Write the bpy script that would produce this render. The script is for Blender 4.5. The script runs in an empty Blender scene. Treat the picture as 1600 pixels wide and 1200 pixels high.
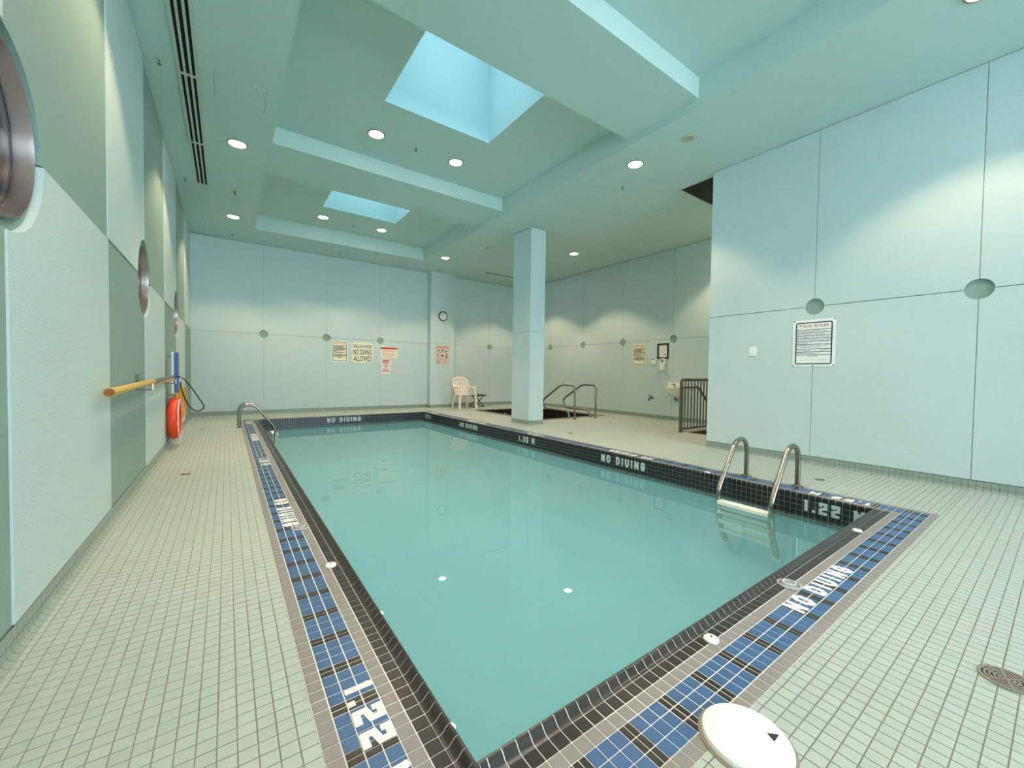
import bpy, math, random
from mathutils import Vector, Matrix
random.seed(7)
PI = math.pi
SC = bpy.context.scene
COL = SC.collection

# ------------------------------------------------------------------ camera
F_PX, YAW, PITCH, ROLL = 625.02, 0.619769, 0.0261371, 0.0139666
CAM = Vector((0.0, 0.0, 1.0))
_f = Vector((math.sin(YAW)*math.cos(PITCH), math.cos(YAW)*math.cos(PITCH), -math.sin(PITCH)))
_r0 = Vector((math.cos(YAW), -math.sin(YAW), 0.0)); _u0 = _r0.cross(_f)
C_R = _r0*math.cos(ROLL) + _u0*math.sin(ROLL)
C_U = _u0*math.cos(ROLL) - _r0*math.sin(ROLL)
C_F = _f
cam_data = bpy.data.cameras.new('camera'); cam_data.sensor_width = 36.0
cam_data.lens = F_PX/1600.0*36.0; cam_data.clip_start = 0.02; cam_data.clip_end = 200
cam = bpy.data.objects.new('camera', cam_data); COL.objects.link(cam)
cam.matrix_world = Matrix(((C_R.x, C_U.x, -C_F.x, CAM.x), (C_R.y, C_U.y, -C_F.y, CAM.y), (C_R.z, C_U.z, -C_F.z, CAM.z), (0, 0, 0, 1)))
SC.camera = cam
def to_px(p):
    d = Vector(p)-CAM; z = d.dot(C_F)
    if z <= 0.05: return None
    return (800+F_PX*d.dot(C_R)/z, 600-F_PX*d.dot(C_U)/z, z)

# ------------------------------------------------------------------ world, daylight, exposure
SKY_STRENGTH = 20.0
SPOT_W = 175.0
SPOT_COL = (1.0, 0.73, 0.45)
SKY_COL = (0.86, 1.0, 1.16)
EXPOSURE = 0.0
world = bpy.data.worlds.new('sky'); SC.world = world; world.use_nodes = True
bg = world.node_tree.nodes['Background']; bg.inputs[0].default_value = (*SKY_COL, 1); bg.inputs[1].default_value = SKY_STRENGTH
SC.view_settings.view_transform = 'Standard'; SC.view_settings.look = 'None'
SC.view_settings.exposure = EXPOSURE; SC.view_settings.gamma = 1.0
SC.view_settings.use_curve_mapping = False
SC.cycles.max_bounces = 14; SC.cycles.diffuse_bounces = 7; SC.cycles.glossy_bounces = 5
SC.cycles.transparent_max_bounces = 12
SC.cycles.caustics_reflective = False; SC.cycles.caustics_refractive = False

# ------------------------------------------------------------------ main dimensions
XL, X1, X2, YB, YR = -0.615, 5.515, 8.095, 10.70, -6.00     # left wall, near right wall, spa wall, back wall, rear wall
Y1 = 2.985                                                  # end of the near right wall
H, T, BZ = 3.827, 4.131, 3.914                              # soffit, coffer top, beam underside
CX0, CX1, CY0, CY1 = 0.474, 4.05, -0.50, 9.61               # coffer
BEAMS = [(2.37, 3.29), (6.05, 7.03)]
SKYL = [(1.50, 2.915, -0.28, 1.03), (1.50, 2.915, 3.42, 4.715), (1.50, 2.915, 7.16, 8.39)]
SHAFT_TOP = 5.75
JZ = 1.82
PITCH_T = 0.045; GAP = 0.0032; GB = 0.0042
BX0, BX1, BY0, BY1 = 0.200, 4.280, 0.537, 9.62              # outer edge of the mosaic border
INS = 6*PITCH_T                                             # six rings of flat tile
LIP = 0.042
PX0, PX1, PY0, PY1 = BX0+INS+LIP, BX1-INS-LIP, BY0+INS+LIP, BY1-INS-LIP
WATER = -0.178
SPA = (5.40, 7.60, 6.62, 9.40)
STAIR = (6.66, 8.095, 3.02, 3.95)

REAR_WIN = [(-0.25, 1.40), (1.62, 3.27), (3.49, 5.14)]; RW_Z = (1.05, 3.35)      # windows behind the camera
PORT = [2.13, 4.99, 7.83]; PR = 0.351; TR = 0.302                                  # portholes
def portal(loc, rot, sx, sy):                     # guides sampling towards the sky seen through an opening, gives no light itself
    ld = bpy.data.lights.new('sky_portal', 'AREA'); ld.shape = 'RECTANGLE'; ld.size = sx; ld.size_y = sy; ld.cycles.is_portal = True
    lo = bpy.data.objects.new('sky_portal', ld); COL.objects.link(lo); lo.location = loc; lo.rotation_euler = rot
for (a, b, c, d) in SKYL: portal(((a+b)/2, (c+d)/2, SHAFT_TOP+0.09), (0, 0, 0), b-a, d-c)
for (a, b) in REAR_WIN: portal(((a+b)/2, YR-0.14, sum(RW_Z)/2), (-PI/2, 0, 0), b-a, RW_Z[1]-RW_Z[0])
for y in PORT: portal((XL-0.36, y, 1.82), (0, -PI/2, 0), 0.62, 0.62)

# ------------------------------------------------------------------ materials
def lin(c):
    out = []
    for v in c[:3]:
        v = v/255.0
        out.append(v/12.92 if v <= 0.04045 else ((v+0.055)/1.055)**2.4)
    return (out[0], out[1], out[2], 1.0)
MATS = {}
def mat(name, col, rough=0.5, metal=0.0, rand=0.0, mottle=None, bump=None, emit=None, spec=None, coat=0.0):
    m = bpy.data.materials.new(name); m.use_nodes = True; nt = m.node_tree; N = nt.nodes; L = nt.links
    b = N['Principled BSDF']; b.inputs['Base Color'].default_value = lin(col)
    b.inputs['Roughness'].default_value = rough; b.inputs['Metallic'].default_value = metal
    if spec is not None: b.inputs['Specular IOR Level'].default_value = spec
    if coat: b.inputs['Coat Weight'].default_value = coat; b.inputs['Coat Roughness'].default_value = 0.08
    if emit: b.inputs['Emission Color'].default_value = lin(emit[0]); b.inputs['Emission Strength'].default_value = emit[1]
    src = None
    if rand or mottle:
        val = None
        if rand:
            g = N.new('ShaderNodeNewGeometry'); o = N.new('ShaderNodeObjectInfo')
            a = N.new('ShaderNodeMath'); a.operation = 'ADD'; L.new(g.outputs['Random Per Island'], a.inputs[0]); L.new(o.outputs['Random'], a.inputs[1])
            fr = N.new('ShaderNodeMath'); fr.operation = 'FRACT'; L.new(a.outputs[0], fr.inputs[0])
            mr = N.new('ShaderNodeMapRange'); mr.inputs[3].default_value = 1-rand; mr.inputs[4].default_value = 1+rand
            L.new(fr.outputs[0], mr.inputs[0]); val = mr.outputs[0]
        if mottle:
            tc = N.new('ShaderNodeNewGeometry'); nz = N.new('ShaderNodeTexNoise'); nz.inputs['Scale'].default_value = mottle[0]; nz.inputs['Detail'].default_value = 4
            L.new(tc.outputs['Position'], nz.inputs['Vector'])
            mr2 = N.new('ShaderNodeMapRange'); mr2.inputs[1].default_value = 0.3; mr2.inputs[2].default_value = 0.7
            mr2.inputs[3].default_value = 1-mottle[1]; mr2.inputs[4].default_value = 1+mottle[1]; L.new(nz.outputs['Fac'], mr2.inputs[0])
            if val:
                mu = N.new('ShaderNodeMath'); mu.operation = 'MULTIPLY'; L.new(val, mu.inputs[0]); L.new(mr2.outputs[0], mu.inputs[1]); val = mu.outputs[0]
            else: val = mr2.outputs[0]
        hs = N.new('ShaderNodeHueSaturation'); hs.inputs['Color'].default_value = lin(col); L.new(val, hs.inputs['Value']); L.new(hs.outputs[0], b.inputs['Base Color'])
    if bump:
        tc = N.new('ShaderNodeNewGeometry'); nz = N.new('ShaderNodeTexNoise'); nz.inputs['Scale'].default_value = bump[0]; nz.inputs['Detail'].default_value = 3
        L.new(tc.outputs['Position'], nz.inputs['Vector'])
        bp = N.new('ShaderNodeBump'); bp.inputs['Strength'].default_value = bump[1]; bp.inputs['Distance'].default_value = bump[2]
        L.new(nz.outputs['Fac'], bp.inputs['Height']); L.new(bp.outputs[0], b.inputs['Normal'])
    MATS[name] = m; return m
def clear_mat(name, ior, tint, rough=0.0, ripple=None, turbid=None):
    m = bpy.data.materials.new(name); m.use_nodes = True; nt = m.node_tree; N = nt.nodes; L = nt.links
    N.remove(N['Principled BSDF']); out = N['Material Output']
    fr = N.new('ShaderNodeFresnel'); fr.inputs['IOR'].default_value = ior
    tr = N.new('ShaderNodeBsdfTransparent'); tr.inputs[0].default_value = tint
    gl = N.new('ShaderNodeBsdfGlossy'); gl.inputs['Roughness'].default_value = rough
    mx = N.new('ShaderNodeMixShader'); L.new(fr.outputs[0], mx.inputs[0]); L.new(tr.outputs[0], mx.inputs[1])
    if turbid:                                    # fine cloudiness of the water
        df = N.new('ShaderNodeBsdfDiffuse'); df.inputs[0].default_value = lin(turbid[0])
        tm = N.new('ShaderNodeMixShader'); tm.inputs[0].default_value = turbid[1]
        L.new(tr.outputs[0], tm.inputs[1]); L.new(df.outputs[0], tm.inputs[2]); L.new(tm.outputs[0], mx.inputs[1])
    L.new(gl.outputs[0], mx.inputs[2])
    L.new(mx.outputs[0], out.inputs['Surface'])
    if ripple:
        g = N.new('ShaderNodeNewGeometry'); nz = N.new('ShaderNodeTexNoise'); nz.inputs['Scale'].default_value = ripple[0]
        L.new(g.outputs['Position'], nz.inputs['Vector'])
        bp = N.new('ShaderNodeBump'); bp.inputs['Strength'].default_value = ripple[1]; bp.inputs['Distance'].default_value = 0.01
        L.new(nz.outputs['Fac'], bp.inputs['Height']); L.new(bp.outputs[0], gl.inputs['Normal']); L.new(bp.outputs[0], fr.inputs['Normal'])
    MATS[name] = m; return m

mat('panel_light', (194, 211, 210), 0.75, bump=(85, 0.55, 0.003), mottle=(1.2, 0.012))
mat('panel_sage', (139, 163, 154), 0.75, bump=(160, 0.15, 0.004))
mat('wall_back', (139, 163, 154), 0.8)
mat('ceiling', (190, 212, 206), 0.85, bump=(120, 0.08, 0.003))
mat('shaft', (176, 210, 212), 0.8)
mat('deck_tile', (172, 182, 174), 0.42, rand=0.035, mottle=(1.7, 0.02))
mat('deck_grout', (142, 134, 122), 0.9, mottle=(3, 0.1))
mat('base_tile', (145, 158, 147), 0.4, rand=0.03)
mat('base_grout', (100, 112, 102), 0.9)
mat('grey_tile', (138, 132, 130), 0.4, rand=0.03)
mat('blue_tile', (56, 96, 140), 0.38, rand=0.05)
mat('black_tile', (38, 36, 36), 0.35, rand=0.08)
mat('bullnose', (52, 46, 44), 0.3, rand=0.07)
mat('white_grout', (226, 226, 222), 0.85)
mat('band_tile', (26, 26, 30), 0.35, rand=0.12)
mat('band_grout', (176, 184, 182), 0.85)
mat('letter', (240, 236, 230), 0.5)
mat('letter_wall', (196, 206, 204), 0.5)
mat('plaster', (154, 205, 219), 0.7)
mat('steel', (158, 150, 140), 0.22, 1.0)
mat('steel_brushed', (150, 138, 130), 0.34, 1.0, bump=(60, 0.05, 0.002))
mat('white_plastic', (240, 240, 232), 0.4)
mat('cream_plastic', (244, 230, 220), 0.45)
mat('sign_white', (238, 240, 236), 0.4)
mat('sign_cream', (238, 232, 208), 0.4)
mat('ink_navy', (30, 36, 90), 0.5)
mat('ink_black', (28, 28, 34), 0.5)
mat('ink_red', (196, 44, 30), 0.5)
mat('ink_orange', (222, 96, 70), 0.5)
mat('ink_brown', (92, 66, 54), 0.5)
mat('ink_pink', (206, 158, 148), 0.5)
mat('poster_pink', (214, 204, 190), 0.5)
mat('dark_metal', (112, 102, 92), 0.42, 0.35)
mat('black_plastic', (30, 30, 30), 0.45)
mat('dark_void', (14, 14, 14), 0.9)
mat('grille_frame', (186, 196, 184), 0.5)
mat('trim_white', (226, 226, 216), 0.5)
mat('lamp_trim', (150, 132, 120), 0.5)
mat('lamp_lens', (255, 250, 240), 0.5, emit=((255, 244, 226), 28.0))
mat('orange', (232, 66, 24), 0.4)
mat('rope_white', (236, 232, 224), 0.7)
mat('rope_yellow', (232, 172, 22), 0.7)
mat('foam_blue', (78, 110, 166), 0.8)
mat('foam_white', (230, 234, 234), 0.8)
mat('pole_yellow', (208, 170, 78), 0.4)
mat('pole_tip', (150, 84, 40), 0.6)
mat('pole_grey', (126, 128, 126), 0.35, 0.7)
mat('porcelain', (238, 232, 220), 0.25)
mat('bib_metal', (104, 112, 104), 0.4, 0.7)
mat('step_brown', (104, 80, 56), 0.6)
mat('spa_black', (22, 22, 24), 0.35, rand=0.15)
mat('spa_rim', (92, 84, 78), 0.4, rand=0.06)
mat('spk', (196, 196, 172), 0.6)
mat('spk_mid', (170, 168, 146), 0.6)
mat('paper', (232, 230, 220), 0.6)
mat('drain_metal', (150, 142, 132), 0.4, 0.5)
clear_mat('water', 1.333, (0.84, 0.97, 0.98, 1), ripple=(2.2, 0.012), turbid=((142, 205, 206), 0.24))
clear_mat('spa_water', 1.333, (0.7, 0.8, 0.8, 1), ripple=(2.2, 0.012))
clear_mat('skylight_glass', 1.45, (0.64, 0.67, 0.66, 1))
clear_mat('glass', 1.45, (0.93, 0.98, 0.98, 1))
clear_mat('clear_plastic', 1.5, (0.94, 0.95, 0.95, 1), 0.08, turbid=((225, 228, 228), 0.35))

# ------------------------------------------------------------------ mesh helpers
class MB:
    def __init__(s): s.v = []; s.f = []
    def add(s, vs, fs):
        o = len(s.v); s.v += [tuple(p) for p in vs]; s.f += [tuple(i+o for i in f) for f in fs]; return s
    def box(s, x0, x1, y0, y1, z0, z1):
        return s.add([(x0,y0,z0),(x1,y0,z0),(x1,y1,z0),(x0,y1,z0),(x0,y0,z1),(x1,y0,z1),(x1,y1,z1),(x0,y1,z1)],
                     [(3,2,1,0),(4,5,6,7),(0,1,5,4),(1,2,6,5),(2,3,7,6),(3,0,4,7)])
    def obox(s, o, A, B, C):          # parallelepiped from a corner and three edge vectors
        o, A, B, C = Vector(o), Vector(A), Vector(B), Vector(C)
        return s.add([o, o+A, o+A+B, o+B, o+C, o+A+C, o+A+B+C, o+B+C], [(3,2,1,0),(4,5,6,7),(0,1,5,4),(1,2,6,5),(2,3,7,6),(3,0,4,7)])
    def quad(s, a, b, c, d): return s.add([a, b, c, d], [(0,1,2,3)])
    def prism(s, poly, mp, d0, d1, back=False):
        n = len(poly); vs = [mp(a, b, d1) for a, b in poly] + [mp(a, b, d0) for a, b in poly]
        fs = [tuple(range(n))] + [(i, i+n, (i+1) % n+n, (i+1) % n) for i in range(n)]
        if back: fs.append(tuple(range(2*n-1, n-1, -1)))
        return s.add(vs, fs)
    def lathe(s, c, prof, ax=(0,0,1), n=28, cap=True):   # prof: (radius, offset along the axis)
        ax = Vector(ax).normalized(); t = Vector((1,0,0)) if abs(ax.x) < 0.9 else Vector((0,1,0)); u = ax.cross(t).normalized(); w = ax.cross(u); c = Vector(c)
        vs = [c+ax*h+(u*math.cos(2*PI*i/n)+w*math.sin(2*PI*i/n))*r for r, h in prof for i in range(n)]
        fs = [(k*n+i, k*n+(i+1) % n, (k+1)*n+(i+1) % n, (k+1)*n+i) for k in range(len(prof)-1) for i in range(n)]
        if cap: fs += [tuple(range(n-1, -1, -1)), tuple(range((len(prof)-1)*n, len(prof)*n))]
        return s.add(vs, fs)
    def tube(s, pts, r, n=10, closed=False, cap=True):
        P = [Vector(p) for p in pts]; m = len(P); R = r if isinstance(r, (list, tuple)) else [r]*m
        nrm = None; vs = []
        for i in range(m):
            if closed: t = (P[(i+1) % m]-P[i-1])
            else: t = P[min(i+1, m-1)]-P[max(i-1, 0)]
            t.normalize()
            if nrm is None:
                nrm = t.orthogonal().normalized()
            nrm = (nrm-t*nrm.dot(t)).normalized(); b = t.cross(nrm)
            vs += [P[i]+(nrm*math.cos(2*PI*k/n)+b*math.sin(2*PI*k/n))*R[i] for k in range(n)]
        fs = [(i*n+k, i*n+(k+1) % n, ((i+1) % m)*n+(k+1) % n, ((i+1) % m)*n+k) for i in range(m if closed else m-1) for k in range(n)]
        if cap and not closed: fs += [tuple(range(n-1, -1, -1)), tuple(range((m-1)*n, m*n))]
        return s.add(vs, fs)
    def mesh(s, name, m, smooth=False):
        me = bpy.data.meshes.new(name); me.from_pydata(s.v, [], s.f); me.materials.append(MATS[m])
        if smooth:
            me.polygons.foreach_set('use_smooth', [True]*len(me.polygons)); me.set_sharp_from_angle(angle=math.radians(42))
        me.update(); return me
    def build(s, name, m, parent=None, smooth=False): return link(name, s.mesh(name, m, smooth), parent)
def link(name, me, parent=None, loc=None):
    o = bpy.data.objects.new(name, me); COL.objects.link(o)
    if parent: o.parent = parent
    if loc: o.location = loc
    return o
def tag(o, label, cat, group=None, kind=None):
    o['label'] = label; o['category'] = cat
    if group: o['group'] = group
    if kind: o['kind'] = kind
    return o
def empty(name, loc=(0,0,0), rz=0):
    o = bpy.data.objects.new(name, None); COL.objects.link(o); o.location = loc; o.rotation_euler = (0,0,rz); return o
def smooth_path(pts, k=6, closed=False):
    P = [Vector(p) for p in pts]; m = len(P); out = []
    for i in range(m if closed else m-1):
        if closed: a, b, c, d = P[i-1], P[i], P[(i+1) % m], P[(i+2) % m]
        else: a, b, c, d = P[max(i-1,0)], P[i], P[i+1], P[min(i+2,m-1)]
        for j in range(k):
            t = j/k
            out.append(0.5*((2*b)+(c-a)*t+(2*a-5*b+4*c-d)*t*t+(3*b-a-3*c+d)*t*t*t))
    if not closed: out.append(P[-1])
    return out
def fillet(pts, r, k=6):              # straight runs with rounded corners
    P = [Vector(p) for p in pts]; out = [P[0]]
    for i in range(1, len(P)-1):
        a, b, c = P[i-1], P[i], P[i+1]; d1 = (a-b); d2 = (c-b); q = min(r, d1.length*0.48, d2.length*0.48)
        p1 = b+d1.normalized()*q; p2 = b+d2.normalized()*q
        for j in range(k+1):
            t = j/k; out.append(p1*(1-t)**2+b*2*t*(1-t)+p2*t*t)
    out.append(P[-1]); return out

# ------------------------------------------------------------------ lettering
GL = {'N': [[(0,0),(0,1)], [(0,1),(1,0)], [(1,0),(1,1)]],
      'O': [[(.3,0),(.7,0),(1,.25),(1,.75),(.7,1),(.3,1),(0,.75),(0,.25),(.3,0)]],
      'D': [[(0,0),(0,1),(.6,1),(1,.75),(1,.25),(.6,0),(0,0)]],
      'I': [[(.5,0),(.5,1)]],
      'V': [[(0,1),(0,.25),(.3,0),(.7,0),(1,.25),(1,1)]],
      'G': [[(1,.75),(.7,1),(.3,1),(0,.75),(0,.25),(.3,0),(.7,0),(1,.2),(1,.45),(.6,.45)]],
      '1': [[(.2,.9),(.5,1),(.5,0)]], '2': [[(0,.8),(0,1),(1,1),(1,.55),(0,.4),(0,0),(1,0)]],
      '3': [[(0,1),(1,1),(1,.5),(.3,.5)], [(1,.5),(1,0),(0,0)]],
      '0': [[(.3,0),(.7,0),(1,.25),(1,.75),(.7,1),(.3,1),(0,.75),(0,.25),(.3,0)]],
      'M': [[(0,0),(0,1),(.5,.45),(1,1),(1,0)]], '.': 'dot'}
GW = {'I': .35, '1': .6, '.': .35, ' ': .55, 'M': 1.2}
def stroke_text(text, o, R, U, N, length, height, stroke):
    """white tile letters standing a hair proud of the tiles, o = lower left corner"""
    R, U, N = Vector(R), Vector(U), Vector(N); o = Vector(o); mb = MB(); ns = 0
    tot = sum(GW.get(c, 1.0) for c in text)+0.45*(len(text)-1); s = length/tot; x = 0; hs = stroke/2
    for c in text:
        w = GW.get(c, 1.0)*s
        if c == '.': mb.prism([(x, 0), (x+stroke, 0), (x+stroke, stroke), (x, stroke)], lambda p, r, k: o+R*p+U*r+N*k, 0.0, 0.0006)
        for pl in ([] if c == '.' else GL.get(c, [])):
            for (ax, ay), (bx, by) in zip(pl[:-1], pl[1:]):
                a = Vector((hs+ax*(w-stroke) if w > stroke else w/2, hs+ay*(height-stroke))); b = Vector((hs+bx*(w-stroke) if w > stroke else w/2, hs+by*(height-stroke)))
                d = b-a
                if d.length < 1e-6: continue
                d.normalize(); n = Vector((-d.y, d.x))*hs; e = d*hs*0.75
                q = [a-e-n, b+e-n, b+e+n, a-e+n]
                mb.prism([(v.x+x, v.y) for v in q], lambda p, r, k: o+R*p+U*r+N*k, 0.0, 0.0006+0.00013*(ns % 9)); ns += 1
        x += w+0.45*s
    return mb
def font_mesh(text, o, R, U, N, w, h, bold=0.0):
    """printed text fitted into a w x h box, o = lower left corner"""
    cu = bpy.data.curves.new('print', 'FONT'); cu.body = text; cu.offset = bold; cu.resolution_u = 2
    ob = bpy.data.objects.new('print', cu); me = bpy.data.meshes.new_from_object(ob)
    bpy.data.objects.remove(ob); bpy.data.curves.remove(cu)
    vs = [v.co.copy() for v in me.vertices]; fs = [tuple(p.vertices) for p in me.polygons]; bpy.data.meshes.remove(me)
    x0 = min(v.x for v in vs); x1 = max(v.x for v in vs); y0 = min(v.y for v in vs); y1 = max(v.y for v in vs)
    o, R, U, N = Vector(o), Vector(R), Vector(U), Vector(N)
    return [o+R*((v.x-x0)/(x1-x0)*w)+U*((v.y-y0)/(y1-y0)*h) for v in vs], fs

# ------------------------------------------------------------------ floor with tiles
def snap(v, o): return o+round((v-o)/PITCH_T)*PITCH_T
OX, OY = 0.200, 1.418
ys = lambda v: snap(v, OY)
xs = lambda v: snap(v, OX)
YT = snap(-1.0, OY)
ZONES = [(XL, X1, YT, BY0), (XL, BX0, BY0, BY1), (XL, X2, BY1, YB),
         (BX1, X1, BY0, ys(Y1)), (BX1, STAIR[0], ys(Y1), SPA[2]), (STAIR[0], X2, STAIR[3], SPA[2]),
         (BX1, SPA[0], SPA[2], SPA[3]), (SPA[1], X2, SPA[2], SPA[3]), (BX1, X2, SPA[3], BY1),
         (STAIR[0], X2, ys(Y1), STAIR[2])]
def cuts(a, b, o):
    k = math.floor((a-o)/PITCH_T+1e-6)+1; out = [a]
    while o+k*PITCH_T < b-1e-6:
        if o+k*PITCH_T-a > 1e-6: out.append(o+k*PITCH_T)
        k += 1
    return out+[b]
fl = MB()
for (a, b, c, d) in ZONES: fl.box(a, b, c, d, -0.12, -0.0022)
fl.box(XL, X1, YR, YT, -0.12, -0.0022)
floor = fl.build('floor', 'deck_grout'); tag(floor, 'pale mint mosaic tile pool deck with thin dark grout lines', 'floor', kind='structure')
full = []; rest = []
for zi, (a, b, c, d) in enumerate(ZONES):
    xsl, ysl = cuts(a, b, OX), cuts(c, d, OY)
    for x0, x1 in zip(xsl[:-1], xsl[1:]):
        for y0, y1 in zip(ysl[:-1], ysl[1:]):
            if x1-x0 < 0.008 or y1-y0 < 0.008: continue
            if abs(x1-x0-PITCH_T) < 1e-5 and abs(y1-y0-PITCH_T) < 1e-5:
                full.append(((x0+x1)/2, (y0+y1)/2))
            else: rest.append((x0, x1, y0, y1))
def view_rank(p):
    q = to_px(p)
    if q is None or not (0 <= q[0] <= 1600 and 66 <= q[1] <= 1133): return 1e9
    return (Vector(p)-CAM).length
full.sort(key=lambda c: view_rank((c[0], c[1], 0)))
def tile_mesh(name, m, sx=PITCH_T-GAP, sy=PITCH_T-GAP, h=0.004):
    e = 0.0012; a, b = sx/2, sy/2
    vs = [(-a,-b,-h),(a,-b,-h),(a,b,-h),(-a,b,-h),(-a,-b,-e),(a,-b,-e),(a,b,-e),(-a,b,-e),(-a+e,-b+e,0),(a-e,-b+e,0),(a-e,b-e,0),(-a+e,b-e,0)]
    fs = [(0,1,5,4),(1,2,6,5),(2,3,7,6),(3,0,4,7),(4,5,9,8),(5,6,10,9),(6,7,11,10),(7,4,8,11),(8,9,10,11)]
    return MB().add(vs, fs).mesh(name, m)
def flat_tile(mb, x0, x1, y0, y1, z=0.0, h=0.004, gap=GAP):
    g = gap/2; x0 += g; x1 -= g; y0 += g; y1 -= g
    mb.add([(x0,y0,z-h),(x1,y0,z-h),(x1,y1,z-h),(x0,y1,z-h),(x0,y0,z),(x1,y0,z),(x1,y1,z),(x0,y1,z)], [(4,5,6,7),(0,1,5,4),(1,2,6,5),(2,3,7,6),(3,0,4,7)])
dt = tile_mesh('tile', 'deck_tile')
for (x, y) in full[:300]: link('tile', dt, floor, (x, y, 0))
mb = MB(); hp = PITCH_T/2
for (x, y) in full[300:]: flat_tile(mb, x-hp, x+hp, y-hp, y+hp)
for r in rest: flat_tile(mb, *r)
flat_tile(mb, XL, X1, YR, YT)
o = mb.build('tile_field', 'deck_tile', floor); o['kind'] = 'stuff'

# ------------------------------------------------------------------ pool border: six rings of flat tile and a raised rounded lip
gb = MB()
for (a, b, c, d) in [(BX0, BX1, BY0, BY0+INS), (BX0, BX1, BY1-INS, BY1), (BX0, BX0+INS, BY0+INS, BY1-INS), (BX1-INS, BX1, BY0+INS, BY1-INS)]:
    gb.box(a, b, c, d, -0.12, -0.0022)
lipprof = [(0.0, 0.0), (0.008, 0.0012), (0.016, 0.006), (0.022, 0.0135), (0.029, 0.0195), (0.035, 0.0205), (0.040, 0.0165), (LIP, 0.009), (LIP, -0.012)]
def lip_ring(mb, drop):
    i = INS
    pr = [(s, z-drop) for s, z in lipprof]
    c = [[(BX0+i+s, BY0+i+s, z), (BX1-i-s, BY0+i+s, z), (BX1-i-s, BY1-i-s, z), (BX0+i+s, BY1-i-s, z)] for s, z in pr]
    n = len(pr)
    for k in range(n-1):
        for e in range(4): mb.quad(c[k][e], c[k][(e+1) % 4], c[k+1][(e+1) % 4], c[k+1][e])
lip_ring(gb, 0.0016)
border = gb.build('pool_border', 'white_grout')
tag(border, 'mosaic tile border of blue, black and grey rows round the swimming pool', 'pool border', kind='structure')
KIND = {0: 'grey', 1: 'blue', 2: 'blue', 3: 'blue', 4: 'grey', 5: 'black'}
MK = {'grey': 'grey_tile', 'blue': 'blue_tile', 'black': 'black_tile', 'half': 'black_tile'}
pieces = {'grey': [], 'blue': [], 'black': [], 'half': []}   # x0,x1,y0,y1
LETTER_SKIP = []
def ring_side(k, horiz, lo, hi, c0, c1, off, barc):
    cs = cuts(lo, hi, off)
    if len(cs) > 2 and cs[1]-cs[0] < 0.012: cs.pop(1)
    if len(cs) > 2 and cs[-1]-cs[-2] < 0.012: cs.pop(-2)
    for a, b in zip(cs[:-1], cs[1:]):
        kd = KIND[k]; m = (a+b)/2
        if kd == 'blue' and abs((m-barc+0.09) % 0.18-0.09) < 0.02:
            for q in ((a, m), (m, b)):
                pieces['half'].append((q[0], q[1], c0, c1) if horiz else (c0, c1, q[0], q[1]))
            continue
        pieces[kd].append((a, b, c0, c1) if horiz else (c0, c1, a, b))
XO, YO = 0.8505, 1.0745                       # joint offsets measured on the near and the left run
for k in range(6):
    i0, i1 = k*PITCH_T, (k+1)*PITCH_T
    ring_side(k, True, BX0+i0, BX1-i0, BY0+i0, BY0+i1, XO, 1.098)
    ring_side(k, True, BX0+i0, BX1-i0, BY1-i1, BY1-i0, XO, 1.098)
    ring_side(k, False, BY0+i1, BY1-i1, BX0+i0, BX0+i1, YO, 1.232)
    ring_side(k, False, BY0+i1, BY1-i1, BX1-i1, BX1-i0, YO, 1.232)
for kd, lst in pieces.items():
    lst.sort(key=lambda r: view_rank(((r[0]+r[1])/2, (r[2]+r[3])/2, 0)))
    near = [r for r in lst if view_rank(((r[0]+r[1])/2, (r[2]+r[3])/2, 0)) < 3.1][:220]
    cache = {}
    for r in near:
        key = (round(r[1]-r[0], 4), round(r[3]-r[2], 4))
        nm = {'grey': 'grey_tile', 'blue': 'blue_tile', 'black': 'black_tile', 'half': 'black_half_tile'}[kd]
        if key not in cache: cache[key] = tile_mesh(nm, MK[kd], key[0]-GB, key[1]-GB)
        link(nm, cache[key], border, ((r[0]+r[1])/2, (r[2]+r[3])/2, 0))
    mb = MB()
    for r in lst[len(near):]: flat_tile(mb, *r, gap=GB)
    o = mb.build({'grey': 'grey_tile_run', 'blue': 'blue_tile_run', 'black': 'black_tile_run', 'half': 'black_half_tile_run'}[kd], MK[kd], border); o['kind'] = 'stuff'
def bull_piece(mb, w, tr):                     # a tile of the lip, along +x with the pool on +y
    a = (w-GAP)/2; n = len(lipprof)
    vs = [tr(-a, s, z) for s, z in lipprof]+[tr(a, s, z) for s, z in lipprof]
    fs = [(k, k+1, n+k+1, n+k) for k in range(n-1)]
    fs += [tuple(range(n)), tuple(range(2*n-1, n-1, -1))]
    mb.add(vs, fs)
bm_ = MB(); bull_piece(bm_, PITCH_T, lambda a, s, z: (a, s, z)); bull_me = bm_.mesh('bullnose_tile', 'bullnose', True)
bulls = []
for side in range(4):
    if side in (0, 2): cs = cuts(BX0+INS+LIP, BX1-INS-LIP, XO)
    else: cs = cuts(BY0+INS+LIP, BY1-INS-LIP, YO)
    for a, b in zip(cs[:-1], cs[1:]):
        if b-a < 0.01: continue
        m = (a+b)/2
        loc, rz = [((m, BY0+INS, 0), 0), ((BX1-INS, m, 0), PI/2), ((m, BY1-INS, 0), PI), ((BX0+INS, m, 0), -PI/2)][side]
        bulls.append((view_rank(loc), loc, rz, b-a, side))
bulls.sort(key=lambda q: q[0])
mb = MB(); cnt = 0
for rk, loc, rz, w, side in bulls:
    if rk < 3.2 and abs(w-PITCH_T) < 1e-5 and cnt < 220:
        o = link('bullnose_tile', bull_me, border, loc); o.rotation_euler = (0, 0, rz); cnt += 1
    else:
        M = Matrix.Rotation(rz, 3, 'Z')
        bull_piece(mb, w, lambda a, s, z: Vector(loc)+M @ Vector((a, s, z)))
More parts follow.
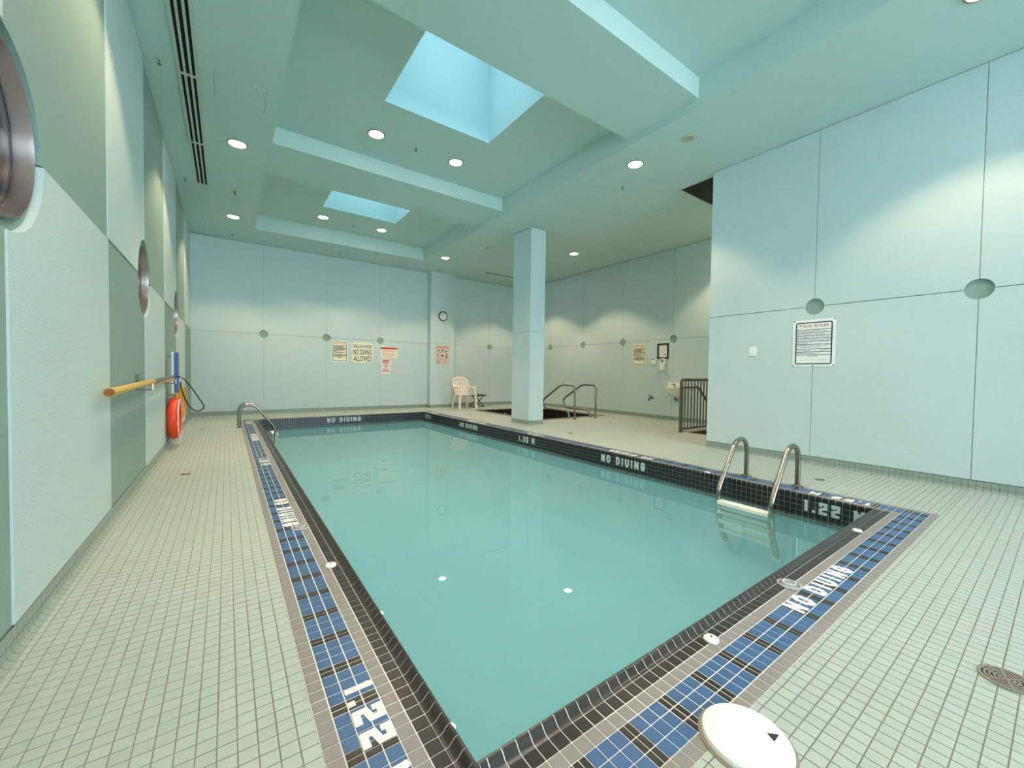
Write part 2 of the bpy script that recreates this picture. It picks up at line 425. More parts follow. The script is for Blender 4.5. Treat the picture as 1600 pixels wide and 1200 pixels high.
o = mb.build('bullnose_run', 'bullnose', border, True); o['kind'] = 'stuff'
# corner pieces of the lip
for (cx, cy, sx, sy) in [(BX0+INS, BY0+INS, 1, 1), (BX1-INS, BY0+INS, -1, 1), (BX1-INS, BY1-INS, -1, -1), (BX0+INS, BY1-INS, 1, -1)]:
    c = MB(); n = len(lipprof)
    for k in range(n-1):
        (s0, z0), (s1, z1) = lipprof[k], lipprof[k+1]
        c.quad((cx+sx*s0, cy+sy*s0, z0), (cx+sx*LIP, cy+sy*s0, z0), (cx+sx*LIP, cy+sy*s1, z1), (cx+sx*s1, cy+sy*s1, z1))
        c.quad((cx+sx*s0, cy+sy*s0, z0), (cx+sx*s0, cy+sy*LIP, z0), (cx+sx*s1, cy+sy*LIP, z1), (cx+sx*s1, cy+sy*s1, z1))
    c.build('corner_tile', 'bullnose', border)
# white letters inlaid in the border rows (read from the deck)
LZ = 0.0003
def border_text(text, o, R, U, ln):
    stroke_text(text, o, R, U, (0,0,1), ln, 0.088, 0.021).build('lettering', 'letter', border)
border_text('NO DIVING', (1.985, BY0+0.093, LZ), (1,0,0), (0,1,0), 0.66)
for txt, yh, ln in [('NO DIVING', 3.545, 0.65), ('1.30 M', 5.31, 0.39), ('NO DIVING', 7.40, 0.70), ('1.22 M', 1.30, 0.40), ('1.22 M', 9.25, 0.36)]:
    border_text(txt, (BX0+0.091, yh, LZ), (0,-1,0), (1,0,0), ln)
    border_text(txt, (BX1-0.091, yh-ln, LZ), (0,1,0), (-1,0,0), ln)

# ------------------------------------------------------------------ waterline band, basin and water
BAND0, BAND1 = -0.216, 0.009
wb = MB(); tk = 0.09
for (a, b, c, d) in [(PX0-tk, PX0, PY0-tk, PY1+tk), (PX1, PX1+tk, PY0-tk, PY1+tk), (PX0, PX1, PY0-tk, PY0), (PX0, PX1, PY1, PY1+tk)]:
    wb.box(a, b, c, d, BAND0, BAND1-0.014)
band = wb.build('pool_waterline_wall', 'band_grout'); tag(band, 'black tiled band above the waterline inside the swimming pool', 'pool wall', kind='structure')
wt = []
for side in range(4):
    lo, hi = ((PX0, PX1) if side in (0, 2) else (PY0, PY1)); cs = cuts(lo, hi, XO if side in (0, 2) else YO)
    for a, b in zip(cs[:-1], cs[1:]):
        if b-a < 0.008: continue
        for r in range(5):
            z1 = BAND1-r*PITCH_T; z0 = z1-PITCH_T; m = (a+b)/2
            loc = [(m, PY0, (z0+z1)/2), (PX1, m, (z0+z1)/2), (m, PY1, (z0+z1)/2), (PX0, m, (z0+z1)/2)][side]
            wt.append((view_rank(loc) if side == 1 else 1e9, loc, side, b-a))
wt.sort(key=lambda q: q[0])
def wall_tile(mb, side, w, loc):
    a = (w-GAP)/2; c = (PITCH_T-GAP)/2; h = 0.0022; x, y, z = loc
    N = [(0,1),(-1,0),(0,-1),(1,0)][side]; t = [(1,0),(0,1),(-1,0),(0,-1)][side]
    def p(u, v, d): return (x+t[0]*u+N[0]*d, y+t[1]*u+N[1]*d, z+v)
    mb.add([p(-a,-c,-.001), p(a,-c,-.001), p(a,c,-.001), p(-a,c,-.001), p(-a,-c,h), p(a,-c,h), p(a,c,h), p(-a,c,h)], [(4,5,6,7),(0,1,5,4),(1,2,6,5),(2,3,7,6),(3,0,4,7)])
q = MB(); wall_tile(q, 1, PITCH_T, (0,0,0)); wtm = q.mesh('waterline_tile', 'band_tile')
mb = MB(); cnt = 0
for rk, loc, side, w in wt:
    if side == 1 and rk < 1e8 and cnt < 180 and abs(w-PITCH_T) < 1e-5 and loc[2] > WATER:
        link('waterline_tile', wtm, band, loc); cnt += 1
    else: wall_tile(mb, side, w, loc)
o = mb.build('waterline_tile_run', 'band_tile', band); o['kind'] = 'stuff'
WX = PX1-0.0026
for txt, yh, ln in [('1.22 M', 1.29, 0.40), ('NO DIVING', 3.535, 0.67), ('1.30 M', 5.34, 0.42), ('NO DIVING', 7.42, 0.72), ('1.22 M', 9.22, 0.34)]:
    stroke_text(txt, (WX, yh, -0.122), (0,-1,0), (0,0,1), (-1,0,0), ln, 0.098, 0.023).build('lettering', 'letter_wall', band)
stroke_text('NO DIVING', (1.76, PY1-0.0026, -0.115), (1,0,0), (0,0,1), (0,-1,0), 0.70, 0.10, 0.023).build('lettering', 'letter_wall', band)
DEPTH, COVE, CR = -1.05, 0.836, 0.75
bs = MB(); loops = []
def loop(i, z): return [(PX0+i, PY0+i, z), (PX1-i, PY0+i, z), (PX1-i, PY1-i, z), (PX0+i, PY1-i, z)]
loops = [loop(0, BAND0+0.002)]+[loop(CR*(1-math.cos(t)), DEPTH+COVE-COVE*math.sin(t)) for t in [PI/2*k/18 for k in range(19)]]
bs.add([p for l in loops for p in l], [(k*4+e, k*4+(e+1) % 4, (k+1)*4+(e+1) % 4, (k+1)*4+e) for k in range(len(loops)-1) for e in range(4)]+[tuple(range(4*len(loops)-4, 4*len(loops)))])
o = bs.build('pool_basin', 'plaster', None, True); tag(o, 'smooth pale aqua plastered basin under the pool water', 'pool basin', kind='structure')
o = MB().quad((PX0+.003,PY0+.003,WATER), (PX1-.003,PY0+.003,WATER), (PX1-.003,PY1-.003,WATER), (PX0+.003,PY1-.003,WATER)).build('pool_water', 'water')
tag(o, 'calm turquoise water filling the rectangular swimming pool', 'water', kind='stuff')

# ------------------------------------------------------------------ walls of panels with recessed joints and round recesses
def arc(cx, cy, r, a0, a1, n=10): return [(cx+r*math.cos(a0+(a1-a0)*i/n), cy+r*math.sin(a0+(a1-a0)*i/n)) for i in range(n+1)]
def panel_poly(s0, s1, z0, z1, g, notch, gv=None):      # notch: corner -> radius, corners bl br tr tl
    gv = g if gv is None else gv; a, b, c, d = s0+gv, s1-gv, z0+g, z1-g; P = []
    def corner(px, pz, cx, cz, r, A):
        if not r: P.append((px, pz)); return
        k = math.asin(min(1, g/r)); kv = math.asin(min(1, gv/r)); e0, e1 = (kv, k) if A in (0, PI) else (k, kv); a0 = A+PI/2-e0; a1 = A+e1
        P.extend(arc(cx, cz, r, a0, a1))
    corner(a, c, s0, z0, notch.get('bl'), 0)
    corner(b, c, s1, z0, notch.get('br'), PI/2)
    corner(b, d, s1, z1, notch.get('tr'), PI)
    corner(a, d, s0, z1, notch.get('tl'), 3*PI/2)
    return P
BASE_H = 0.09
def paneled(wall, joints, mp, discs, r, zt, colour=None, d_light=0.0, d_sage=0.0, depth=0.022, g=0.0038, gv=0.0022, z0=BASE_H):
    for i, (s0, s1) in enumerate(zip(joints[:-1], joints[1:])):
        for row, (a, b) in enumerate(((z0, JZ), (JZ, zt))):
            nt = {}
            if s0 in discs: nt['tl' if row == 0 else 'bl'] = r
            if s1 in discs: nt['tr' if row == 0 else 'br'] = r
            m, d = ('panel_light', d_light) if (colour is None or colour(i, row)) else ('panel_sage', d_sage)
            p = MB().prism(panel_poly(s0, s1, a, b, g, nt, gv), mp, -depth, d).build('panel', m, wall)
            if colour: p['label'] = 'pale aqua stucco panel' if m == 'panel_light' else 'sage green panel'
def cell_with_hole(mb, mp, s0, s1, z0, z1, cs, cz, r, d, n=48):
    ring = []; sq = []
    for i in range(n):
        t = 2*PI*i/n; c, s = math.cos(t), math.sin(t); ring.append((cs+r*c, cz+r*s))
        k = 1e9
        if c > 1e-9: k = min(k, (s1-cs)/c)
        if c < -1e-9: k = min(k, (s0-cs)/c)
        if s > 1e-9: k = min(k, (z1-cz)/s)
        if s < -1e-9: k = min(k, (z0-cz)/s)
        sq.append((cs+k*c, cz+k*s))
    for i in range(n):
        j = (i+1) % n; mb.quad(mp(*ring[i], d), mp(*ring[j], d), mp(*sq[j], d), mp(*sq[i], d))
    for (a, b) in ((s0, z0), (s1, z0), (s1, z1), (s0, z1)):       # fill the small corner triangles
        best = sorted(range(n), key=lambda i: (sq[i][0]-a)**2+(sq[i][1]-b)**2)[:2]
        mb.add([mp(a, b, d), mp(*sq[best[0]], d), mp(*sq[best[1]], d)], [(0,1,2)])

# left wall: portholes at every other joint
mpL = lambda s, z, d: (XL+d, s, z)
JL = [YR, -4.97, -3.55, -2.13, -0.71, 0.71, 2.13, 3.585, 4.99, 6.41, 7.83, 9.28, YB]
lw = MB(); seg = [YR-.05]; q = 0.5
for pz in PORT: seg += [pz-q, pz+q]
seg += [YB+.05]
for i in range(len(seg)-1):
    a, b = seg[i], seg[i+1]
    if i % 2 == 0: lw.quad(mpL(a,-.1,-.022), mpL(b,-.1,-.022), mpL(b,H,-.022), mpL(a,H,-.022))
    else:
        lw.quad(mpL(a,-.1,-.022), mpL(b,-.1,-.022), mpL(b,JZ-q,-.022), mpL(a,JZ-q,-.022)); lw.quad(mpL(a,JZ+q,-.022), mpL(b,JZ+q,-.022), mpL(b,H,-.022), mpL(a,H,-.022))
        cell_with_hole(lw, mpL, a, b, JZ-q, JZ+q, (a+b)/2, JZ, TR, -.022)
wall_left = lw.build('wall_left', 'wall_back')
tag(wall_left, 'checkered aqua and sage panelled wall with round porthole windows', 'wall', kind='structure')
paneled(wall_left, JL, mpL, PORT, PR, H-0.004, colour=lambda i, row: (i+row) % 2 == 0, d_light=0.006, d_sage=0.0)
for n, pz in enumerate(PORT):
    w = empty('window_%d' % (n+1), (XL, pz, JZ))
    tag(w, ['large round steel porthole window beside the pole tip end of the panelled wall', 'round steel porthole window above the yellow rescue pole', 'round steel porthole window above the blue foam float'][n], 'window', kind='structure')
    MB().lathe((0,0,0), [(TR,-0.02), (TR+0.006,-0.006), (TR-0.004,-0.004), (TR-0.006,-0.02), (TR-0.006,-0.062)], (1,0,0), 64, False).build('steel_sleeve', 'steel_brushed', w, True)
    MB().lathe((0,0,0), [(TR-0.006,-0.062), (TR-0.013,-0.062), (TR-0.013,-0.071), (TR-0.006,-0.071)], (1,0,0), 64, False).build('gasket', 'black_plastic', w, True)
    MB().lathe((0,0,0), [(TR-0.006,-0.071), (TR-0.007,-0.075), (TR-0.007,-0.34), (TR+0.03,-0.345)], (1,0,0), 64, False).build('outer_sleeve', 'steel_brushed', w, True)
    MB().lathe((0,0,0), [(TR-0.010,-0.069), (TR-0.010,-0.065)], (1,0,0), 48).build('pane', 'glass', w)

# back wall
mpB = lambda s, z, d: (s, YB-d, z)
wall_back = MB().quad(mpB(XL-.05,-.1,-.022), mpB(X2+.05,-.1,-.022), mpB(X2+.05,H,-.022), mpB(XL-.05,H,-.022)).build('wall_back', 'wall_back')
tag(wall_back, 'pale aqua panelled far wall with round recesses behind the pool', 'wall', kind='structure')
JB = [XL, 0.688, 2.003, 3.319, 4.66]
paneled(wall_back, JB, mpB, [0.688, 2.003, 3.319], 0.088, H-0.004)
JB2 = [5.385, 6.745, X2]
paneled(wall_back, JB2, mpB, [6.745], 0.088, H-0.004)
# pilaster
PLX0, PLX1, PLY = 4.66, 5.385, 10.46
pil = MB().box(PLX0, PLX1, PLY+0.012, YB-0.001, 0, H-0.002).build('wall_pilaster', 'wall_back'); tag(pil, 'shallow aqua pilaster carrying the wall clock', 'wall', kind='structure')
for a, b in ((BASE_H, JZ-0.004), (JZ+0.004, H-0.004)):
    MB().box(PLX0-0.012, PLX1+0.002, PLY, YB-0.002, a, b).build('panel', 'panel_light', pil)
# spa wall
mpS = lambda s, z, d: (X2-d, s, z)
wall_spa = MB().quad(mpS(YR,-.1,-.022), mpS(YB+.05,-.1,-.022), mpS(YB+.05,H,-.022), mpS(YR,H,-.022)).build('wall_spa', 'wall_back')
tag(wall_spa, 'pale aqua panelled wall behind the hot tub and drinking fountain', 'wall', kind='structure')
paneled(wall_spa, [2.42, 3.806, 5.19, 6.576, 7.96, 9.342, YB], mpS, [3.806, 5.19, 6.576, 7.96, 9.342], 0.092, H-0.004)
# near right wall block
mpR = lambda s, z, d: (X1-d, s, z)
wall_right = MB().box(X1+0.022, X1+0.6, YR, Y1-0.004, -0.1, H-0.001).build('wall_right', 'wall_back')
tag(wall_right, 'pale aqua panelled wall carrying the large pool rules sign', 'wall', kind='structure')
paneled(wall_right, [YR, -4.44, -3.20, -1.964, -0.725, 0.514, 1.753, Y1], mpR, [-1.964, -0.725, 0.514, 1.753], 0.0925, H-0.004)
for a, b in ((BASE_H, JZ-0.0045), (JZ+0.0045, H-0.004)):
    MB().box(X1+0.0225, X1+0.6, Y1-0.0035, Y1, a, b).build('panel', 'panel_light', wall_right)
# wall behind the camera and the wall closing the stair lobby
rw_ = MB().box(XL-.05, X1+0.6, YR-0.1, YR, -0.1, RW_Z[0]).box(XL-.05, X1+0.6, YR-0.1, YR, RW_Z[1], H)
edges = [XL-.05]+[v for w in REAR_WIN for v in w]+[X1+0.6]
for a, b in zip(edges[0::2], edges[1::2]): rw_.box(a, b, YR-0.1, YR, RW_Z[0], RW_Z[1])
o = rw_.build('wall_rear', 'panel_light'); tag(o, 'pale aqua wall with three tall windows closing the near end of the pool room', 'wall', kind='structure')
for n, (a, b) in enumerate(REAR_WIN):
    w = MB().box(a, b, YR-.08, YR-.02, RW_Z[0], RW_Z[0]+.05).box(a, b, YR-.08, YR-.02, RW_Z[1]-.05, RW_Z[1]).box(a, a+.05, YR-.08, YR-.02, RW_Z[0]+.05, RW_Z[1]-.05).box(b-.05, b, YR-.08, YR-.02, RW_Z[0]+.05, RW_Z[1]-.05).box((a+b)/2-.02, (a+b)/2+.02, YR-.075, YR-.025, RW_Z[0]+.05, RW_Z[1]-.05).build('window_%d' % (n+7), 'trim_white')
    tag(w, ['tall two-pane window at the porthole wall end of the rear wall', 'tall two-pane window in the middle of the rear wall', 'tall two-pane window at the far end of the rear wall'][n], 'window', kind='structure')
    for p, q in ((a+.05, (a+b)/2-.02), ((a+b)/2+.02, b-.05)): MB().box(p, q, YR-.055, YR-.05, RW_Z[0]+.05, RW_Z[1]-.05).build('pane', 'glass', w)
o = MB().box(X1+0.6, X2, Y1-0.1, Y1, -1.2, H-0.001).build('wall_stair', 'panel_light'); tag(o, 'plain aqua wall beside the sunken stair', 'wall', kind='structure')

# tiled bases
def base_run(name, label, runs):
    mb = MB(); tiles = []
    for (o, R, N, ln) in runs:
        o, R, N = Vector(o), Vector(R), Vector(N)
        mb.obox(o-N*0.02, R*ln, N*0.022, Vector((0,0,BASE_H-0.003)))
        k = 0
        while k*PITCH_T < ln-0.01:
            w = min(PITCH_T, ln-k*PITCH_T)
            for row in range(2): tiles.append((o+R*(k*PITCH_T), R, N, w, row))
            k += 1
    b = mb.build(name, 'base_grout'); tag(b, label, 'baseboard', kind='structure')
    tiles.sort(key=lambda t: view_rank(t[0]+t[1]*0.02))
    run = MB(); cnt = 0
    def piece(m, o, R, N, w, row):
        g = GAP/2
        if row == 1: m.obox(o+R*g+Vector((0,0,PITCH_T+g)), R*(w-2*g), N*0.0045, Vector((0,0,PITCH_T-2*g)))
        else:                                   # cove piece curving out onto the floor
            pr = [(0.0, PITCH_T-g), (0.0045, PITCH_T-g), (0.0045, 0.024), (0.0075, 0.013), (0.014, 0.006), (0.024, 0.0018), (0.028, 0.0012), (0.028, -0.001), (0.0, -0.001)]
            n = len(pr); vs = [o+R*g+N*d+Vector((0,0,z)) for d, z in pr]+[o+R*(w-g)+N*d+Vector((0,0,z)) for d, z in pr]
            m.add(vs, [(i, i+1, n+i+1, n+i) for i in range(n-1)]+[tuple(range(n)), tuple(range(2*n-1, n-1, -1))])
    cache = {}
    for (o, R, N, w, row) in tiles:
        if cnt < 60 and view_rank(o+R*0.02) < 3.4 and abs(w-PITCH_T) < 1e-6:
            key = (row, tuple(R), tuple(N))
            if key not in cache:
                q = MB(); piece(q, Vector((0,0,0)), R, N, w, row); cache[key] = q.mesh('tile', 'base_tile')
            link('tile', cache[key], b, o); cnt += 1
        else: piece(run, o, R, N, w, row)
    r = run.build('tile_run', 'base_tile', b); r['kind'] = 'stuff'
base_run('baseboard_left', 'sage green two-row tile base along the porthole wall', [((XL+0.003, YR, 0), (0,1,0), (1,0,0), YB-YR)])
base_run('baseboard_back', 'sage green tile base along the far wall and pilaster', [((XL, YB-0.003, 0), (1,0,0), (0,-1,0), 4.648-XL), ((PLX0-0.012, PLY-0.003, 0), (1,0,0), (0,-1,0), 0.74), ((PLX1, YB-0.003, 0), (1,0,0), (0,-1,0), X2-PLX1)])
base_run('baseboard_spa', 'sage green tile base along the wall behind the hot tub', [((X2-0.003, STAIR[3], 0), (0,1,0), (-1,0,0), YB-STAIR[3])])
base_run('baseboard_right', 'sage green tile base below the wall with the large sign', [((X1-0.003, YR, 0), (0,1,0), (-1,0,0), Y1-YR)])

# ------------------------------------------------------------------ ceiling with coffer, beams, skylights
ce = MB()
def cz(a, b, c, d, z): ce.quad((a,c,z), (b,c,z), (b,d,z), (a,d,z))
cz(XL-.06, CX0, YR-.1, YB+.06, H); cz(CX1, X2+.06, YR-.1, YB+.06, H); cz(CX0, CX1, YR-.1, CY0, H); cz(CX0, CX1, CY1, YB+.06, H)
ceiling = ce.build('ceiling', 'ceiling'); tag(ceiling, 'pale green soffit ceiling with a long coffer of skylights above the pool', 'ceiling', kind='structure')
cs_ = MB(); c4 = [(CX0,CY0), (CX1,CY0), (CX1,CY1), (CX0,CY1)]
for i in range(4):
    (a, b), (c, d) = c4[i], c4[(i+1) % 4]; cs_.quad((a,b,H), (c,d,H), (c,d,T), (a,b,T))
cs_.build('coffer_side', 'ceiling', ceiling)
bays = [(CY0, BEAMS[0][0]), (BEAMS[0][1], BEAMS[1][0]), (BEAMS[1][1], CY1)]
for (y0, y1), (a, b, c, d) in zip(bays, SKYL):
    t = MB()
    for (p, q, r, s) in ((CX0, a, y0, y1), (b, CX1, y0, y1), (a, b, y0, c), (a, b, d, y1)): t.quad((p,r,T), (q,r,T), (q,s,T), (p,s,T))
    t.build('coffer_panel', 'ceiling', ceiling)
    t = MB(); k4 = [(a,c), (b,c), (b,d), (a,d)]
    for i in range(4):
        (p, q), (r, s) = k4[i], k4[(i+1) % 4]; t.quad((p,q,T), (r,s,T), (r,s,SHAFT_TOP), (p,q,SHAFT_TOP))
    t.build('skylight_shaft', 'shaft', ceiling)
for (y0, y1) in BEAMS:
    MB().box(CX0+.0005, CX1-.0005, y0, y1, BZ, T+0.02).build('beam', 'ceiling', ceiling)
for n, (a, b, c, d) in enumerate(SKYL):
    w = MB().box(a-.05, b+.05, c-.05, c, SHAFT_TOP, SHAFT_TOP+.06).box(a-.05, b+.05, d, d+.05, SHAFT_TOP, SHAFT_TOP+.06).box(a-.05, a, c, d, SHAFT_TOP, SHAFT_TOP+.06).box(b, b+.05, c, d, SHAFT_TOP, SHAFT_TOP+.06).build('window_%d' % (n+4), 'trim_white')
    tag(w, ['skylight over the near end of the pool', 'large bright skylight in the middle coffer', 'smaller looking bright skylight in the far coffer'][n], 'skylight', kind='structure')
    MB().box(a, b, c, d, SHAFT_TOP+.02, SHAFT_TOP+.03).build('pane', 'skylight_glass', w)
# roof slab above everything keeps stray sky out of the ceiling void
rs = MB(); R0 = 4.6
xsr = [XL-.4, SKYL[0][0], SKYL[0][1], X2+.4]; ysr = [YR-.3]+[v for s in SKYL for v in (s[2], s[3])]+[YB+.4]
for i in range(3):
    for j in range(len(ysr)-1):
        if i == 1 and j % 2 == 1: continue
        rs.quad((xsr[i],ysr[j],R0), (xsr[i+1],ysr[j],R0), (xsr[i+1],ysr[j+1],R0), (xsr[i],ysr[j+1],R0))
o = rs.build('roof', 'wall_back'); tag(o, 'flat roof slab above the coffered ceiling', 'roof', kind='structure')

# ------------------------------------------------------------------ column
COLM = (4.772, 5.135, 6.115, 6.69)
a, b, c, d = COLM
colm = MB().box(a+.012, b-.012, c+.012, d-.012, 0, H-0.002).build('wall_column', 'wall_back'); tag(colm, 'square aqua column standing between the pool and the hot tub', 'column', kind='structure')
MB().box(a, b, c, d, BASE_H, JZ-.004).build('panel', 'panel_light', colm)
MB().box(a, b, c, d, JZ+.004, H-.012).build('panel', 'panel_light', colm)
base_run('baseboard_column', 'sage green tile base around the square column', [((a+.003, d, 0), (0,-1,0), (-1,0,0), d-c), ((a, c+.003, 0), (1,0,0), (0,-1,0), b-a), ((b-.003, c, 0), (0,1,0), (1,0,0), d-c), ((b, d-.003, 0), (-1,0,0), (0,1,0), b-a)])

# ------------------------------------------------------------------ hot tub
a, b, c, d = SPA; rw = 0.20
sp = MB()
for (p, q, r, s) in ((a, b, c, c+rw), (a, b, d-rw, d), (a, a+rw, c+rw, d-rw), (b-rw, b, c+rw, d-rw)): sp.box(p, q, r, s, -0.12, -0.002)
for (p, q, r, s) in ((a+rw-.05, a+rw, c+rw, d-rw), (b-rw, b-rw+.05, c+rw, d-rw), (a+rw-.05, b-rw+.05, c+rw-.05, c+rw), (a+rw-.05, b-rw+.05, d-rw, d-rw+.05)): sp.box(p, q, r, s, -0.9, -0.1)
sp.box(a+rw, b-rw, c+rw, d-rw, -0.95, -0.9)
spa = sp.build('hot_tub', 'spa_rim'); tag(spa, 'sunken square hot tub lined with black mosaic tile', 'hot tub', kind='structure')
rim = MB()
for (p, q, r, s) in ((a, b, c, c+rw), (a, b, d-rw, d), (a, a+rw, c+rw, d-rw), (b-rw, b, c+rw, d-rw)):
    for x0, x1 in zip(cuts(p, q, a)[:-1], cuts(p, q, a)[1:]):
        for y0, y1 in zip(cuts(r, s, c)[:-1], cuts(r, s, c)[1:]):
            if x1-x0 > .01 and y1-y0 > .01: flat_tile(rim, x0, x1, y0, y1)
o = rim.build('rim_tile_field', 'spa_rim', spa); o['kind'] = 'stuff'
inn = MB()
for side in range(4):
    lo, hi = (a+rw, b-rw) if side in (0, 2) else (c+rw, d-rw); cs = cuts(lo, hi, lo)
    for u0, u1 in zip(cs[:-1], cs[1:]):
        if u1-u0 < .01: continue
        for r in range(8):
            z = -0.003-(r+.5)*PITCH_T; m = (u0+u1)/2
            wall_tile(inn, side, u1-u0, [(m, c+rw, z), (b-rw, m, z), (m, d-rw, z), (a+rw, m, z)][side])
o = inn.build('inner_tile_field', 'spa_black', spa); o['kind'] = 'stuff'
o = MB().quad((a+rw+.003,c+rw+.003,-.16), (b-rw-.003,c+rw+.003,-.16), (b-rw-.003,d-rw-.003,-.16), (a+rw+.003,d-rw-.003,-.16)).build('hot_tub_water', 'spa_water')
tag(o, 'still dark water in the sunken hot tub', 'water', kind='stuff')
def spa_rail(x, label):
    r = empty('handrail', (x, 6.41, 0)); tag(r, label, 'handrail', 'steel handrails of the hot tub')
    sr = MB().tube(fillet([(0,0,0), (0,0,.755), (0,.46,.755), (0,1.12,.36), (0,1.03,.165), (0,.20,.165), (0,.17,0)], 0.11), 0.0225, 12).build('rail', 'steel', r, True)
    for y in (0, .17): MB().lathe((0,y,0), [(.045,0), (.045,.01), (.03,.016)], n=20).build('floor_flange', 'steel', r, True)
spa_rail(6.294, 'bent steel handrail of the hot tub next to the square column')
spa_rail(6.969, 'bent steel handrail of the hot tub on the drinking fountain side')

# ------------------------------------------------------------------ sunken stair and its railing
a, b, c, d = STAIR
st = MB()
for i in range(5): st.box(a+i*.28, b if i == 4 else a+(i+1)*.28, c, d, -1.3, -0.17*(i+1))
st.box(b-.002, b+.06, c-.02, d+.02, -1.3, -.09).box(a, b, c-.02, c, -1.3, -.004).box(a, a+.012, c, d, -1.3, -.001).box(a, b, d-.014, d, -1.3, -.001)
o = st.build('floor_stair', 'step_brown'); tag(o, 'brown steps sinking below the deck behind the metal railing', 'stairs', kind='structure')
rl = empty('stair_railing', (6.54, 4.01, 0)); tag(rl, 'dark metal railing with upright bars guarding the sunken stair', 'railing')
MB().box(-.022, .022, -.022, .022, 0, .90).build('post', 'dark_metal', rl)
MB().tube(fillet([(0,0,.86), (0,0,.935), (1.53,0,.935)], .05), .024, 12).build('top_rail', 'dark_metal', rl, True)
MB().box(.02, 1.53, -.014, .014, .045, .072).build('bottom_rail', 'dark_metal', rl)
bal = MB().box(-.0085, .0085, -.0085, .0085, .07, .92).mesh('baluster', 'dark_metal')
for i in range(14): link('baluster', bal, rl, (.115+i*.104, 0, 0))
MB().tube(fillet([(.01,-.02,.80), (.05,-.07,.80), (.43,-.07,.80), (1.42,-.07,-.08)], .05), .02, 10).build('handrail', 'dark_metal', rl, True)
for x, z in ((.30,.80),): MB().tube([(x,0,z-.05), (x,-.07,z-.05), (x,-.07,z)], .008, 8).build('handrail_bracket', 'dark_metal', rl, True)

# ------------------------------------------------------------------ pool ladders
def ladder(name, label, mx, ys_, fx, dirn):
    L = empty('pool_ladder', (fx, (ys_[0]+ys_[1])/2, 0)); tag(L, label, 'pool ladder')
    prof = [(0,0), (0,.16), (.003,.25), (.030,.335), (.085,.378), (.145,.385), (.215,.368), (.275,.322), (.33,.245), (.43,.105), (.515,-.015), (.537,-.07), (.542,-.12), (.535,-.2), (.515,-.29), (.475,-.40), (.43,-.49), (.385,-.56)]
    for y in ys_:
        yy = y-(ys_[0]+ys_[1])/2
        sr = MB().tube(smooth_path([(dirn*s, yy, z) for s, z in prof], 4), .0225, 14).build('side_rail', 'steel', L, True)
        MB().lathe((0,yy,0), [(.048,0), (.048,.008), (.034,.014), (.026,.02)], n=24).build('floor_flange', 'steel', sr, True)
        MB().lathe((dirn*.375,yy,-.565), [(.03,0), (.03,.02)], (dirn,0,0), n=16).build('wall_bumper', 'white_plastic', sr, True)
    hy = abs(ys_[0]-ys_[1])/2-.012
    for s, z in ((.545,-.160), (.536,-.247), (.514,-.335), (.478,-.425)):
        x0, x1 = sorted((dirn*(s-.05), dirn*(s+.04)))
        MB().box(x0, x1, -hy, hy, z-.014, z+.014).build('tread', 'white_plastic', L)
    return L
ladder('r', 'steel pool ladder with white treads facing the wall with the large sign', 1, (1.885, 1.44), 4.262, -1)
ladder('l', 'steel pool ladder standing on the porthole wall side of the pool', 1, (8.33, 8.78), 0.172, 1)

# ------------------------------------------------------------------ ceiling fittings
def downlight(x, y, z, label, group, k=1.0):
    o = empty('downlight', (x, y, z)); tag(o, label, 'ceiling light', group)
    tr = MB().lathe((0,0,0), [(.112,0), (.112,-.006), (.098,-.010), (.090,-.004), (.088,0)], n=36, cap=False).build('trim_ring', 'lamp_trim', o, True)
    MB().lathe((0,0,0), [(.090,-.001), (.090,-.004)], n=36).build('lens', 'lamp_lens', o)
    ld = bpy.data.lights.new('lamp', 'SPOT'); ld.energy = SPOT_W*k; ld.color = SPOT_COL; ld.spot_size = math.radians(108); ld.spot_blend = 0.36; ld.shadow_soft_size = 0.06
    lo = bpy.data.objects.new('lamp', ld); COL.objects.link(lo); lo.parent = o; lo.location = (0,0,-.012)
for (x, y), lab, g in (((1.62,1.75), 'round downlight of the near coffer on its porthole wall side', 'near'), ((2.79,1.75), 'round downlight of the near coffer on its sign wall side', 'near'),
                       ((1.62,5.43), 'round downlight beyond the large skylight, on its porthole wall side', 'middle'), ((2.79,5.43), 'round downlight beyond the large skylight, on its column side', 'middle'),
                       ((1.615,8.97), 'round downlight beyond the far skylight, on its porthole wall side', 'far'), ((2.80,8.975), 'round downlight beyond the far skylight, on its column side', 'far')):
    downlight(x, y, T, lab, 'downlights in the %s coffer' % g)
for (x, y), lab in (((.12,6.16), 'round downlight in the soffit near the slotted air diffuser and access panel'), ((.11,9.10), 'round downlight in the soffit at the far porthole wall corner'),
                    ((4.40,9.07), 'round downlight in the soffit in front of the clock pilaster'), ((6.64,6.875), 'round downlight above the hot tub'),
                    ((6.75,9.15), 'round downlight above the far edge of the hot tub behind the column'), ((7.35,3.62), 'round downlight above the stair railing'),
                    ((4.47,3.49), 'round downlight in the soffit beside the ceiling speaker'), ((.12,3.22), 'round downlight in the soffit above the large porthole'),
                    ((.12,.28), 'round downlight in the soffit by the near porthole wall corner'), ((4.47,.45), 'round downlight in the soffit above the large pool rules sign')):
    downlight(x, y, H, lab, 'soffit downlights', 1.4 if x > 5.5 else 1.0)
def sprinkler(x, y, z, label):
    o = empty('sprinkler', (x, y, z)); tag(o, label, 'sprinkler', 'ceiling sprinklers')
    MB().lathe((0,0,0), [(.030,0), (.030,-.004), (.012,-.008)], n=18).build('escutcheon', 'grille_frame', o, True)
    MB().lathe((0,0,0), [(.008,-.006), (.008,-.03), (.004,-.036), (.004,-.046)], n=10).build('body', 'bib_metal', o, True)
    MB().lathe((0,0,0), [(.017,-.046), (.017,-.049)], n=14).build('deflector', 'bib_metal', o)
